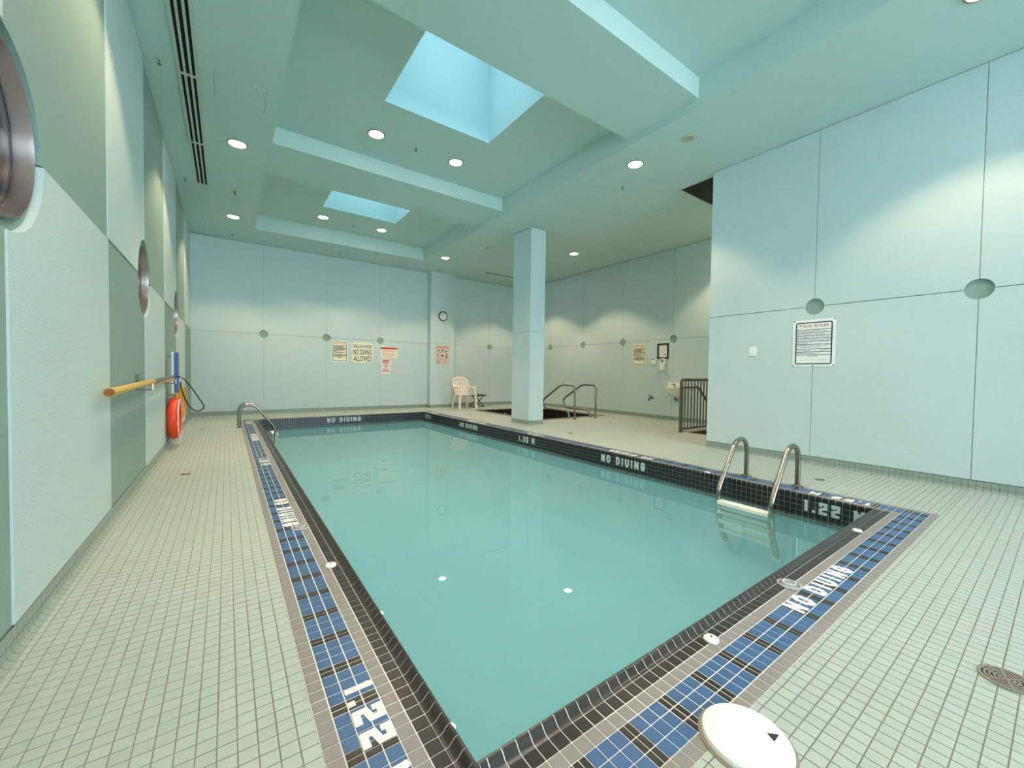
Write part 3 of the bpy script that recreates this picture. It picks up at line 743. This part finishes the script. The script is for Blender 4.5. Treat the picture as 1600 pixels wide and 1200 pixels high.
for (x, y), lab in (((-.49,4.93), 'sprinkler between the slotted diffuser and the porthole wall, near its middle'), ((-.485,7.71), 'sprinkler beside the far end of the slotted diffuser'), ((.117,7.80), 'sprinkler between the two soffit downlights of the porthole side'),
                    ((.107,10.28), 'sprinkler in the soffit by the far left corner'), ((2.20,10.20), 'sprinkler in the soffit above the rules signs'), ((4.84,4.0), 'sprinkler beside the soffit downlight near the speaker'),
                    ((4.775,7.70), 'sprinkler in the soffit left of the column'), ((4.77,10.17), 'sprinkler in the soffit above the clock'), ((7.12,7.35), 'sprinkler above the hot tub handrails')):
    sprinkler(x, y, H, lab)
sprinkler(2.165, 5.42, T, 'sprinkler between the two downlights of the middle coffer'); sprinkler(2.21, 9.0, T, 'sprinkler between the two downlights of the far coffer')
# slotted air diffuser
x0, x1, y0, y1 = -.372, -.205, 2.2, 7.80
df = empty('air_diffuser', (0, 0, H)); tag(df, 'long three-slot black and grey air diffuser in the soffit', 'air diffuser')
MB().box(x0+.01, x1-.01, y0+.01, y1-.01, -.0015, -.0005).build('dark_throat', 'dark_void', df)
for k in range(4):
    wd = .026 if k in (0, 3) else .019; cx = x0+.013+k*(x1-x0-.026)/3
    MB().box(cx-wd/2, cx+wd/2, y0, y1, -.012, -.001).build('rail', 'grille_frame', df)
for yy in (y0+.012, 3.59, 5.014, 6.437, y1-.012): MB().box(x0+.004, x1-.004, yy-.014, yy+.014, -.0115, -.001).build('cross_bar', 'grille_frame', df)
# access panel
ap = empty('access_panel', (0, 0, H)); tag(ap, 'flush rectangular access panel outlined in the soffit ceiling', 'access panel')
MB().box(-.093, .348, 4.81, 5.245, -.0015, -.0005).build('frame', 'wall_back', ap); MB().box(-.087, .342, 4.816, 5.239, -.004, -.001).build('door', 'ceiling', ap)
ap = empty('access_panel', (0, 0, H)); tag(ap, 'faint patched square access panel beside the soffit downlight near the speaker', 'access panel')
MB().box(4.33, 4.68, 3.70, 4.05, -.0012, -.0005).build('frame', 'panel_sage', ap); MB().box(4.332, 4.678, 3.702, 4.048, -.003, -.001).build('door', 'ceiling', ap)
# speaker
o = empty('ceiling_speaker', (4.48, 2.725, H)); tag(o, 'round beige ceiling speaker in the soffit', 'speaker')
MB().lathe((0,0,0), [(.092,0), (.092,-.006), (.084,-.010), (.05,-.010), (.048,-.008)], n=36, cap=False).build('rim', 'spk', o, True)
MB().lathe((0,0,0), [(.049,-.002), (.049,-.009), (.03,-.011)], n=30).build('grille', 'spk_mid', o, True)
# dark return grille and far slot
o = empty('return_grille', (0, 0, H)); tag(o, 'dark square return air grille in the ceiling over the stair lobby', 'air grille')
MB().box(5.62, 6.50, 2.99, 3.545, -.0015, -.0005).build('dark_throat', 'dark_void', o)
f = MB().box(5.60, 6.52, 3.535, 3.555, -.008, -.0005).box(5.60, 5.62, 2.99, 3.555, -.008, -.0005); f.build('frame', 'grille_frame', o)
for k in range(18): MB().box(5.62, 6.50, 3.01+k*.03, 3.014+k*.03, -.006, -.002).build('slat', 'dark_metal', o)
o = empty('slot_grille', (0, 0, H)); tag(o, 'narrow dark slot grille in the soffit beyond the square column', 'air grille')
MB().box(5.95, 7.3, 9.64, 9.69, -.0015, -.0005).build('dark_throat', 'dark_void', o); MB().box(5.94, 7.31, 9.69, 9.70, -.006, -.0005).build('edge_trim', 'grille_frame', o)

# ------------------------------------------------------------------ signs
def sign_base(name, label, cat, tl, R, N, w, h, m, group=None):
    """panel hanging from its top-left corner, local frame: u right, v down"""
    R, N = Vector(R), Vector(N); U = Vector((0,0,1)); tl = Vector(tl)
    s = empty(name, tuple(tl)); tag(s, label, cat, group)
    def P(u, v, d): return R*u-U*v+N*d
    b = MB(); b.obox(P(0,h,0), R*w, U*h, N*.004); brd = b.build('board', m, s)
    def bar(mm, u, v, bw, bh, d=.0046): return MB().obox(P(u, v+bh, .0038), R*bw, U*bh, N*(d-.0038))
    def rects(nm, mm, lst):
        q = MB()
        for (u, v, bw, bh) in lst: q.obox(P(u, v+bh, .0038), R*bw, U*bh, N*.0008)
        o = q.build(nm, mm, brd); o['kind'] = 'stuff'; return o
    def texts(nm, mm, lst, bold=0.0):
        q = MB()
        for (t, u, v, bw, bh) in lst: q.add(*font_mesh(t, P(u, v+bh, .0052), R, U, N, bw, bh, bold))
        o = q.build(nm, mm, brd); o['kind'] = 'stuff'; return o
    def rframe(nm, mm, u, v, bw, bh, rad, th):
        q = MB()
        def ring(k):
            out = []
            for (cx, cy, a0) in ((u+bw-rad, v+rad, -PI/2), (u+bw-rad, v+bh-rad, 0), (u+rad, v+bh-rad, PI/2), (u+rad, v+rad, PI)):
                out += arc(cx, cy, rad-k, a0, a0+PI/2, 5)
            return out
        A, B = ring(0), ring(th); n = len(A)
        for i in range(n):
            j = (i+1) % n; q.quad(P(*A[i],.0047), P(*A[j],.0047), P(*B[j],.0047), P(*B[i],.0047))
        return q.build(nm, mm, s)
    def screws(lst, r=.007):
        for (u, v) in lst: MB().lathe(P(u, v, .003), [(r,0), (r,.003), (r*.6,.005)], tuple(N), 12).build('screw', 'black_plastic', s, True)
    return s, rects, texts, rframe, screws, P
RULES = ['WARNING - NO LIFEGUARD ON DUTY', 'SHOWER BEFORE ENTERING POOL', 'NO ANIMALS IN POOL OR ON POOL DECK', 'NO FOOD OR DRINK IN POOL OR ON DECK', 'NO DIVING', None, None, 'EMERGENCY EQUIPMENT AT']
def rules_sign(name, label, title, tl, R, N, w, h, ink, board, red, lines):
    s, rects, texts, rframe, screws, P = sign_base(name, label, 'sign', tl, R, N, w, h, board)
    k = w/0.41; kh = h/0.555
    u0, v0, fw, fh = .028*k, .030*kh, w-.056*k, h-.056*kh
    rframe('border', ink, u0, v0, fw, fh, .022*k, .0125*k)
    texts('title', red, [(title, u0+.038*k, v0+.028*kh, fw-.076*k, .032*kh)], .012)
    vs = [v0+.086*kh+i*.0345*kh for i in range(6)]+[v0+.086*kh+(5*.0345+.056)*kh, v0+.086*kh+(6*.0345+.056)*kh, v0+.086*kh+(7*.0345+.056)*kh]
    rects('rule_lines', ink, [(u0+.004*k, v, fw-.008*k, .0068*kh) for v in vs])
    bl = []; tx = []
    for i in range(8):
        v = vs[i]+.0155*kh; bl.append((u0+.022*k, v, .012*k, .010*kh))
        if lines:
            if i == 5: tx += [('CHILDREN UNDER 12 YEARS OLD MUST BE', u0+.045*k, v-.003*kh, .30*k, .0115*kh), ('ACCOMPANIED BY AN ADULT', u0+.045*k, v+.017*kh, .205*k, .0115*kh)]
            elif i == 6: tx += [('BATHING LOAD', u0+.045*k, v, .105*k, .0115*kh), ('PERSONS', u0+.245*k, v, .07*k, .0115*kh)]
            else: tx.append((RULES[i], u0+.045*k, v, [.255,.24,.29,.30,.075,0,0,.19][i]*k, .0115*kh))
    rects('bullets', ink, bl)
    if lines:
        texts('rules_print', ink, tx, .01); texts('hours_print', ink, [('POOL HOURS', u0+fw/2-.05*k, v0+fh-.105*kh, .095*k, .014*kh)], .01)
        rects('hours_marks', 'ink_pink', [(u0+.05*k+i*.022*k, v0+fh-.055*kh, .014*k, .006*kh) for i in (0,1,2,4,5,8,9,10,11)])
    else:
        random.seed(len(title)); q = []
        for i in range(8):
            for j in range(2 if i != 4 else 1):
                q.append((u0+.045*k, vs[i]+(.010+j*.011)*kh, random.uniform(.18, .30)*k*(.4 if i == 4 else 1), .0065*kh))
        rects('rules_print', 'ink_black', q); rects('hours_print', ink, [(u0+fw/2-.05*k, v0+fh-.10*kh, .10*k, .012*kh)])
    screws([(.012*k, .012*kh), (w-.010*k, .010*kh), (.012*k, h-.012*kh), (w-.012*k, h-.012*kh), (w/2, h-.008*kh)])
RD, ND = (0,-1,0), (-1,0,0)
rules_sign('pool_rules_sign', 'large white POOL RULES sign with navy frame above the steel ladder', 'POOL RULES', (X1-.0005, 1.957, 1.672), RD, ND, .412, .542, 'ink_navy', 'sign_white', 'ink_red', True)
rules_sign('pool_rules_sign', 'small cream pool rules sign beside the shallow water sign', 'POOL RULES', (2.12, YB-.0005, 1.757), (1,0,0), (0,-1,0), .386, .527, 'ink_brown', 'sign_cream', 'ink_orange', False)
rules_sign('spa_rules_sign', 'cream spa rules sign on the wall behind the hot tub', 'SPA RULES', (X2-.0005, 6.274, 1.754), RD, ND, .388, .517, 'ink_brown', 'sign_cream', 'ink_orange', False)
s, rects, texts, rframe, screws, P = sign_base('shallow_water_sign', 'cream SHALLOW WATER NO DIVING ALLOWED sign with bold black print', 'sign', (2.60, YB-.0005, 1.758), (1,0,0), (0,-1,0), .538, .540, 'sign_cream')
texts('print', 'ink_black', [('SHALLOW WATER', .04, .065, .455, .095), ('NO DIVING', .04, .19, .455, .14), ('ALLOWED', .045, .355, .45, .14)], .014)
rframe('border', 'grille_frame', .012, .012, .514, .516, .012, .007); screws([(.02,.02), (.518,.02), (.02,.52), (.518,.52)], .011)
s, rects, texts, rframe, screws, P = sign_base('emergency_notice', 'pale notice with a red header strip right of the shallow water sign', 'sign', (3.328, YB-.0005, 1.675), (1,0,0), (0,-1,0), .459, .30, 'sign_cream')
rects('header', 'ink_red', [(0, .022, .455, .05)]); rects('print', 'ink_orange', [(.05, .10+i*.03, .36-.03*(i % 3), .009) for i in range(6)])
s, rects, texts, rframe, screws, P = sign_base('warning_notice', 'small white notice with dark red print below the red header notice', 'sign', (3.33, YB-.0005, 1.352), (1,0,0), (0,-1,0), .285, .415, 'sign_white')
rframe('border', 'ink_pink', .006, .006, .273, .403, .006, .006)
rects('print', 'ink_red', [(.142-w/2, v, w, h) for (w, v, h) in ((.19,.03,.028), (.20,.075,.028), (.19,.125,.016), (.09,.155,.016), (.25,.19,.016), (.09,.222,.016), (.20,.275,.016), (.16,.305,.016), (.25,.335,.018))])
s, rects, texts, rframe, screws, P = sign_base('first_aid_poster', 'pinkish poster with small figures below the clock on the pilaster', 'poster', (4.803, PLY-.0005, 1.76), (1,0,0), (0,-1,0), .425, .53, 'poster_pink')
rframe('border', 'ink_pink', .004, .004, .417, .522, .006, .012); rects('header', 'ink_pink', [(.02, .02, .385, .06)])
rects('pictures', 'ink_brown', [(.06,.12,.05,.04), (.18,.11,.06,.05), (.30,.13,.05,.04), (.05,.24,.03,.07), (.17,.25,.07,.05), (.31,.23,.05,.045), (.31,.30,.05,.045), (.05,.41,.025,.09), (.11,.42,.02,.08)])
rects('captions', 'ink_pink', [(.05,.18,.32,.02), (.05,.33,.22,.02), (.05,.37,.32,.02), (.16,.42,.22,.012), (.16,.45,.22,.012), (.16,.48,.2,.012)])
# framed certificate
s, rects, texts, rframe, screws, P = sign_base('framed_certificate', 'certificate in a black frame above the soap dispenser', 'picture frame', (X2-.0005, 5.577, 1.735), RD, ND, .285, .352, 'paper')
fr = MB()
for (u, v, w, h) in ((0,0,.285,.036), (0,.316,.285,.036), (0,.036,.036,.28), (.249,.036,.036,.28)): fr.obox(P(u, v+h, .003), Vector(RD)*w, Vector((0,0,h)), Vector(ND)*.015)
fr.build('frame', 'black_plastic', s); rects('print', 'ink_pink', [(.11,.075,.06,.02), (.08,.12,.12,.010), (.07,.15,.14,.008), (.09,.18,.10,.008), (.08,.25,.05,.01)]); rects('seal', 'ink_black', [(.175,.245,.03,.03)])
# clock
ck = empty('wall_clock', (5.015, PLY-.0005, 2.60)); tag(ck, 'round wall clock with black rim on the pilaster', 'clock')
MB().lathe((0,0,0), [(.118,.002), (.135,.002), (.138,.02), (.128,.034), (.116,.03), (.116,.012)], (0,-1,0), 40, False).build('rim', 'black_plastic', ck, True)
MB().lathe((0,0,0), [(.120,.0), (.120,.012)], (0,-1,0), 40).build('dial', 'sign_white', ck)
MB().obox((-.075,-.016,-.008), (.09,0,.012), (0,-.003,0), (.001,0,.009)).build('hour_hand', 'black_plastic', ck)
MB().obox((-.10,-.019,-.002), (.115,0,.0), (0,-.003,0), (0,0,.007)).build('minute_hand', 'black_plastic', ck)
for i in range(12):
    t = PI*i/6; MB().obox((math.sin(t)*.103-.004,-.0125,math.cos(t)*.103-.004), (.008,0,0), (0,-.0015,0), (0,0,.008)).build('hour_mark', 'ink_black', ck)
# switch plate
sw = empty('wall_switch', (X1-.0005, 2.40, 1.33)); tag(sw, 'small white wall switch left of the large pool rules sign', 'switch')
pl = MB().box(-.012, 0, -.042, .042, -.058, .058).build('plate', 'white_plastic', sw); MB().box(-.018, -.011, -.016, .016, -.03, .03).build('rocker', 'sign_white', sw)

# ------------------------------------------------------------------ things on the spa wall
o = empty('soap_dispenser', (X2-.0005, 5.415, 1.26)); tag(o, 'white soap dispenser below the framed certificate', 'dispenser')
bp_ = MB().box(-.05, 0, -.045, .045, .01, .14).build('back_plate', 'white_plastic', o)
MB().box(-.10, -.02, -.04, .04, -.12, .03).build('body', 'white_plastic', o); MB().box(-.060, -.048, -.02, .02, .045, .11).build('window', 'pole_grey', bp_)
o = empty('alarm_box', (X2-.0005, 5.675, 1.35)); tag(o, 'small white alarm box between spa sign and certificate', 'switch')
bp_ = MB().box(-.03, 0, -.045, .045, -.08, .06).build('box', 'white_plastic', o); MB().lathe((-.03,0,.03), [(.02,0), (.02,.01)], (-1,0,0), 16).build('button', 'ink_brown', o)
o = empty('hose_tap', (X2-.0005, 5.70, .48)); tag(o, 'small grey hose tap low on the wall behind the hot tub deck', 'tap')
MB().lathe((0,0,0), [(.035,0), (.035,.008), (.018,.012), (.018,.06)], (-1,0,0), 18).build('flange', 'bib_metal', o, True)
MB().tube(smooth_path([(-.05,0,0), (-.09,0,0), (-.115,.0,-.02), (-.12,0,-.07)], 4), .016, 10).build('spout', 'bib_metal', o, True)
MB().lathe((-.08,0,.01), [(.007,0), (.007,.045), (.036,.047), (.036,.057)], (0,0,1), 14).build('handle', 'bib_metal', o, True)
fo = empty('drinking_fountain', (X2-.0005, 5.06, .53)); tag(fo, 'white wall-hung basin fountain behind the stair railing', 'drinking fountain')
q = MB(); rings = []
for (z, w, dp) in ((0.0,.10,.12), (.03,.15,.21), (.10,.19,.28), (.19,.205,.31), (.215,.205,.315)):
    ring = [(0,-w,z)]+[(-dp*math.sin(t), -w*math.cos(t), z) for t in [PI*i/14 for i in range(1,14)]]+[(0,w,z)]; rings.append(ring)
n = len(rings[0]); vs = [p for r in rings for p in r]
q.add(vs, [(k*n+i, k*n+i+1, (k+1)*n+i+1, (k+1)*n+i) for k in range(4) for i in range(n-1)]+[tuple(range(n)), tuple(range(4*n, 5*n))])
q.build('basin', 'porcelain', fo, True)
bp_ = MB().box(-.06, 0, -.2, .2, .21, .335).build('splash_back', 'porcelain', fo)
MB().tube(smooth_path([(-.07,.02,.22), (-.07,.02,.27), (-.11,.02,.29), (-.15,.02,.265)], 4), .011, 8).build('bubbler', 'bib_metal', bp_, True)
MB().tube([(-.08,0,0), (-.08,0,-.05), (0,0,-.06)], .018, 10).build('drain_pipe', 'bib_metal', fo, True)

# ------------------------------------------------------------------ rescue gear on the left wall
rp = empty('rescue_pole', (XL, 0, 0)); tag(rp, 'long yellow rescue pole with black hook hanging along the porthole wall', 'rescue pole')
px = .075
MB().tube([(px,3.17,.860), (px,4.78,.884)], .0235, 16).build('yellow_shaft', 'pole_yellow', rp, True)
MB().lathe((px,3.19,.8603), [(.0245,-.03), (.0265,-.03), (.0265,.05), (.0245,.05)], (0,1,.0149), 18, False).build('tip_collar', 'pole_yellow', rp, True)
MB().lathe((px,3.168,.860), [(.020,0), (.020,-.002)], (0,1,.0149), 16).build('hollow_end', 'pole_tip', rp)
MB().tube([(px,4.75,.8835), (px,6.50,.907)], .017, 12).build('grey_shaft', 'pole_grey', rp, True)
MB().tube([(px,4.7,.851), (px,6.5,.872)], .012, 12).build('lower_shaft', 'pole_yellow', rp, True)
hk = [(px,6.49,.905), (.125,6.53,.90), (.15,6.66,.885), (.18,6.72,.845), (.25,6.72,.735), (.335,6.72,.575), (.365,6.72,.50), (.34,6.72,.46), (.275,6.72,.45), (.20,6.72,.54), (.135,6.72,.74), (.13,6.70,.83)]
MB().tube(smooth_path(hk, 6), .0075, 10).build('hook', 'black_plastic', rp, True)
for yy, lab in ((4.52, 'dark and white wall bracket holding the middle of the rescue pole'), (6.42, 'wall bracket holding the hook end of the rescue pole')):
    o = empty('pole_bracket', (XL+.014, yy, .88)); tag(o, lab, 'bracket')
    MB().box(-.02, .006, -.02, .02, -.06, .07).build('wall_plate', 'bib_metal', o); MB().box(.0, .09, -.014, .014, -.064, -.054).build('arm', 'bib_metal', o); MB().box(.088, .096, -.014, .014, -.064, -.005).build('lip', 'white_plastic', o)
lb = empty('life_ring', (XL+.014+.06, 6.62, .372)); tag(lb, 'orange life ring with white grab rope hanging low on the porthole wall', 'life ring')
rg = MB().tube([(0, .205*math.cos(2*PI*i/40), .205*math.sin(2*PI*i/40)) for i in range(40)], .058, 16, closed=True).build('ring', 'orange', lb, True)
MB().tube(smooth_path([(.052, .235*math.cos(2*PI*i/16)*(1.06 if i % 4 else .97), .235*math.sin(2*PI*i/16)*(1.06 if i % 4 else .97)) for i in range(16)], 4, True), .006, 8, closed=True).build('grab_rope', 'rope_white', rg, True)
MB().tube([(-.06,0,.30), (0.0,0,.30), (.01,0,.268)], .006, 8).build('hanger', 'bib_metal', lb, True)
MB().tube(smooth_path([(.03,-.02,-.24), (.05,-.02,-.29), (.02,-.01,-.33), (-.02,.02,-.30), (.03,.03,-.25)], 5), .006, 8).build('rope_tail', 'rope_white', lb, True)
yr = empty('rope_coil', (XL+.10, 6.98, .60)); tag(yr, 'hanging coil of yellow rescue rope behind the orange life ring', 'rope')
pts = []
for i in range(150):
    t = i/150*7*2*PI; k = i/150
    pts.append((.0+.035*math.sin(t*.37+1)+.02*math.cos(t), .05*math.cos(t)*(1+.3*math.sin(3*k*PI)), -.02+.17*math.sin(t)*(1+.12*math.sin(5*k))))
MB().tube(smooth_path(pts, 2), .009, 7).build('coil', 'rope_yellow', yr, True)
MB().tube([(-.09,0,.17), (-.02,0,.165), (-.015,0,.20)], .006, 8).build('wall_hook', 'bib_metal', yr, True)
MB().tube(smooth_path([(.03,.02,-.12), (.045,.03,-.2), (.03,.05,-.26)], 4), .008, 7).build('loose_end', 'rope_yellow', yr, True)
bf = empty('foam_float', (XL+.014, 6.60, .95)); tag(bf, 'tall narrow blue and white foam float above the life ring', 'float')
MB().prism([(-.06,-.25), (.06,-.25), (.06,.25), (.04,.26), (-.04,.26), (-.06,.25)], lambda a, b, d: (.062+d, a, b), 0, .042, True).build('blue_foam', 'foam_blue', bf)
MB().prism([(-.06,-.255), (.06,-.255), (.06,.25), (.04,.262), (-.04,.262), (-.06,.25)], lambda a, b, d: (.040+d, a, b), 0, .022, True).build('white_foam', 'foam_white', bf)
MB().tube([(0,0,.2), (.04,0,.21)], .006, 8).build('hanger', 'bib_metal', bf, True)

# ------------------------------------------------------------------ chair and side table
ch = empty('garden_chair', (5.51, 10.06, 0)); tag(ch, 'cream moulded plastic garden chair with fan back beside the pilaster', 'chair')
def leg(x0, y0, x1, y1, h, w0=.05, w1=.032):
    q = MB(); a, b = w0/2, w1/2
    q.add([(x1-b,y1-b,0), (x1+b,y1-b,0), (x1+b,y1+b,0), (x1-b,y1+b,0), (x0-a,y0-a,h), (x0+a,y0-a,h), (x0+a,y0+a,h), (x0-a,y0+a,h)], [(3,2,1,0),(4,5,6,7),(0,1,5,4),(1,2,6,5),(2,3,7,6),(3,0,4,7)]); return q
for sx in (-1, 1):
    leg(sx*.235, -.20, sx*.265, -.235, .575, .055, .045).build('leg', 'cream_plastic', ch)
    leg(sx*.19, .20, sx*.235, .27, .38).build('leg', 'cream_plastic', ch)
    MB().tube(smooth_path([(sx*.25,-.235,.575), (sx*.265,-.05,.59), (sx*.25,.14,.60), (sx*.215,.215,.66)], 5), .022, 10).build('armrest', 'cream_plastic', ch, True)
q = MB(); nx, ny = 8, 8; vs = []
for j in range(ny+1):
    for i in range(nx+1):
        u = i/nx*2-1; v = j/ny; w = .225-.03*v; vs.append((u*w, -.225+.43*v, .385-.03*(1-u*u)*math.sin(PI*min(1, v*1.1))+.012*(1-v)))
vs2 = [(x, y, z-.018) for x, y, z in vs]; m_ = nx+1
fs = [(j*m_+i, j*m_+i+1, (j+1)*m_+i+1, (j+1)*m_+i) for j in range(ny) for i in range(nx)]; N0 = len(vs)
ed = [i for i in range(m_)]+[j*m_+nx for j in range(1, ny+1)]+[ny*m_+i for i in range(nx-1, -1, -1)]+[j*m_ for j in range(ny-1, 0, -1)]
q.add(vs+vs2, fs+[tuple(i+N0 for i in reversed(f)) for f in fs]+[(ed[k], ed[k]+N0, ed[(k+1) % len(ed)]+N0, ed[(k+1) % len(ed)]) for k in range(len(ed))]); q.build('seat', 'cream_plastic', ch, True)
def bk(u, z): return (u, .20+(z-.37)*.26+.05*(-(u/.24)**2), z)     # curved leaning back surface
arch = [(-.17,.37), (-.22,.52), (-.255,.66), (-.235,.77), (-.15,.845), (0,.868), (.15,.845), (.235,.77), (.255,.66), (.22,.52), (.17,.37)]
MB().tube(smooth_path([bk(u, z) for u, z in arch], 4), .022, 8).build('back_frame', 'cream_plastic', ch, True)
for k in range(-3, 4):
    MB().tube([bk(k*.042, .375), bk(k*.052, .55), bk(k*.066, .70), bk(k*.072, .86-.012*k*k)], [.019, .021, .021, .017], 8).build('back_slat', 'cream_plastic', ch, True)
for z, w in ((.50,.20), (.60,.235), (.72,.24)): MB().tube([bk(w*t/6, z+.02*(1-(t/6)**2)) for t in range(-6, 7)], .012, 8).build('back_rail', 'cream_plastic', ch, True)
tb = empty('side_table', (6.03, 10.22, 0)); tag(tb, 'small black folding side table with crossed legs beside the cream chair', 'table')
MB().prism(panel_poly(-.21, .21, -.19, .19, .002, {}), lambda a, b, d: (a, b, .330+d), 0, .034, True).build('top', 'black_plastic', tb)
for sy in (-1, 1):
    MB().tube([(-.15, sy*.13, .02), (.14, sy*.13, .335)], .013, 8).build('leg', 'black_plastic', tb, True)
    MB().tube([(.17, sy*.11, .012), (-.12, sy*.11, .335)], .013, 8).build('leg', 'black_plastic', tb, True)
    MB().lathe((0.005, sy*.12, .18), [(.02,-.012), (.02,.012)], (0,1,0), 12).build('pivot', 'black_plastic', tb)
for x, sy in ((-.155,.13), (.172,.11)): MB().tube([(x, -sy, .013), (x, sy, .013)], .013, 8).build('foot_bar', 'black_plastic', tb, True)

# ------------------------------------------------------------------ drains, lids and caps on the deck
def floor_drain(x, y, r, label, detail=False):
    o = empty('floor_drain', (x, y, 0)); tag(o, label, 'floor drain', 'floor drains in the deck')
    MB().lathe((0,0,0), [(r*.96,.0006), (r*.9,.0012)], n=32).build('sump', 'dark_void', o)
    rr = [(1.0, .84), (.78,.68), (.62,.53), (.46,.37), (.30,.21), (.13,.0)] if detail else [(1.0,.80), (.62,.50), (.3,0)]
    for a, b in rr: MB().lathe((0,0,0), [(r*max(b,.001),.0008), (r*max(b,.001),.004), (r*a,.004), (r*a,.0008)], n=40, cap=False).build('ring', 'drain_metal', o)
    for k in range(6 if detail else 4):
        t = k*PI/(3 if detail else 2)+.3; u = Vector((math.cos(t), math.sin(t), 0)); w = Vector((-u.y, u.x, 0))
        MB().obox(u*r*.1-w*r*.045+Vector((0,0,.001)), u*r*.78, w*r*.09, Vector((0,0,.0034))).build('spoke', 'drain_metal', o)
floor_drain(2.118, .098, .068, 'round slotted steel floor drain beside the white deck lid', True)
for x, y, lab in ((-.32,4.87,'small dark floor drain on the deck below the rescue pole'), (-.33,8.45,'small dark floor drain near the life ring'), (4.735,1.415,'small floor drain between the steel ladder and the large sign'),
                  (6.57,5.64,'small floor drain on the deck between stair railing and hot tub rails'), (4.76,4.93,'small floor drain at the poolside short of the column'), (4.80,8.45,'small floor drain in front of the garden chair'), (2.30,10.15,'small floor drain below the rules signs')):
    floor_drain(x, y, .042, lab)
ld = empty('deck_lid', (1.158, .492, 0)); tag(ld, 'large round cream deck lid lying over the near mosaic border', 'lid')
MB().lathe((0,0,0), [(.112,.0005), (.112,.010), (.108,.016), (.100,.018), (.060,.0175), (.001,.017)], n=64).build('cover', 'cream_lid' if 'cream_lid' in MATS else 'white_plastic', ld, True)
MB().lathe((0,0,0), [(.120,.0004), (.120,.003), (.1125,.003)], n=64, cap=False).build('collar', 'drain_metal', ld, True)
tri = [(.052,-.030), (.074,-.052), (.040,-.054)]
MB().add([(x, y, .0186) for x, y in tri], [(0,1,2)]).build('arrow_mark', 'ink_black', ld)
def cap(x, y, z, lab):
    o = empty('rope_anchor_cap', (x, y, z)); tag(o, lab, 'cap', 'white caps along the pool edge')
    MB().lathe((0,0,0), [(.027,.0003), (.027,.006), (.022,.011), (.012,.0135), (.001,.014)], n=28).build('dome', 'white_plastic', o, True); MB().lathe((0,0,0), [(.005,.0137), (.005,.0152)], n=12).build('screw', 'steel', o)
for x, y, lab in ((.432,2.185,'white plastic cap on the black tile row of the porthole side edge'), (1.493,.768,'white plastic cap on the black row between deck lid and clear disc'), (3.36,.792,'white plastic cap on the near pool edge close to the ladder corner'), (4.045,2.17,'white plastic cap on the pool edge beyond the steel ladder')):
    cap(x, y, 0, lab)
def disc(x, y, lab):
    o = empty('clear_disc', (x, y, 0)); tag(o, lab, 'plastic disc', 'clear plastic discs on the border')
    MB().lathe((0,0,0), [(.050,.0005), (.050,.004), (.042,.010), (.034,.006), (.026,.013), (.018,.008), (.010,.014), (.001,.014)], n=36).build('cup', 'clear_plastic', o, True)
    MB().lathe((0,0,0), [(.046,.0006), (.050,.0055), (.046,.006)], n=36, cap=False).build('rim', 'foam_white', o, True); MB().lathe((0,0,0), [(.026,.0128), (.028,.0142), (.024,.0142)], n=28, cap=False).build('inner_ridge', 'foam_white', o, True)
disc(2.205, .765, 'clear plastic disc beside the NO DIVING letters on the near border'); disc(.378, 2.825, 'clear plastic disc beside the NO DIVING letters on the porthole side border')
for x, y, lab in ((5.62,8.15,'white cap on the hot tub rim left of the column'), (6.1,9.30,'white cap on the far hot tub rim')):
    cap(x, y, 0, lab)
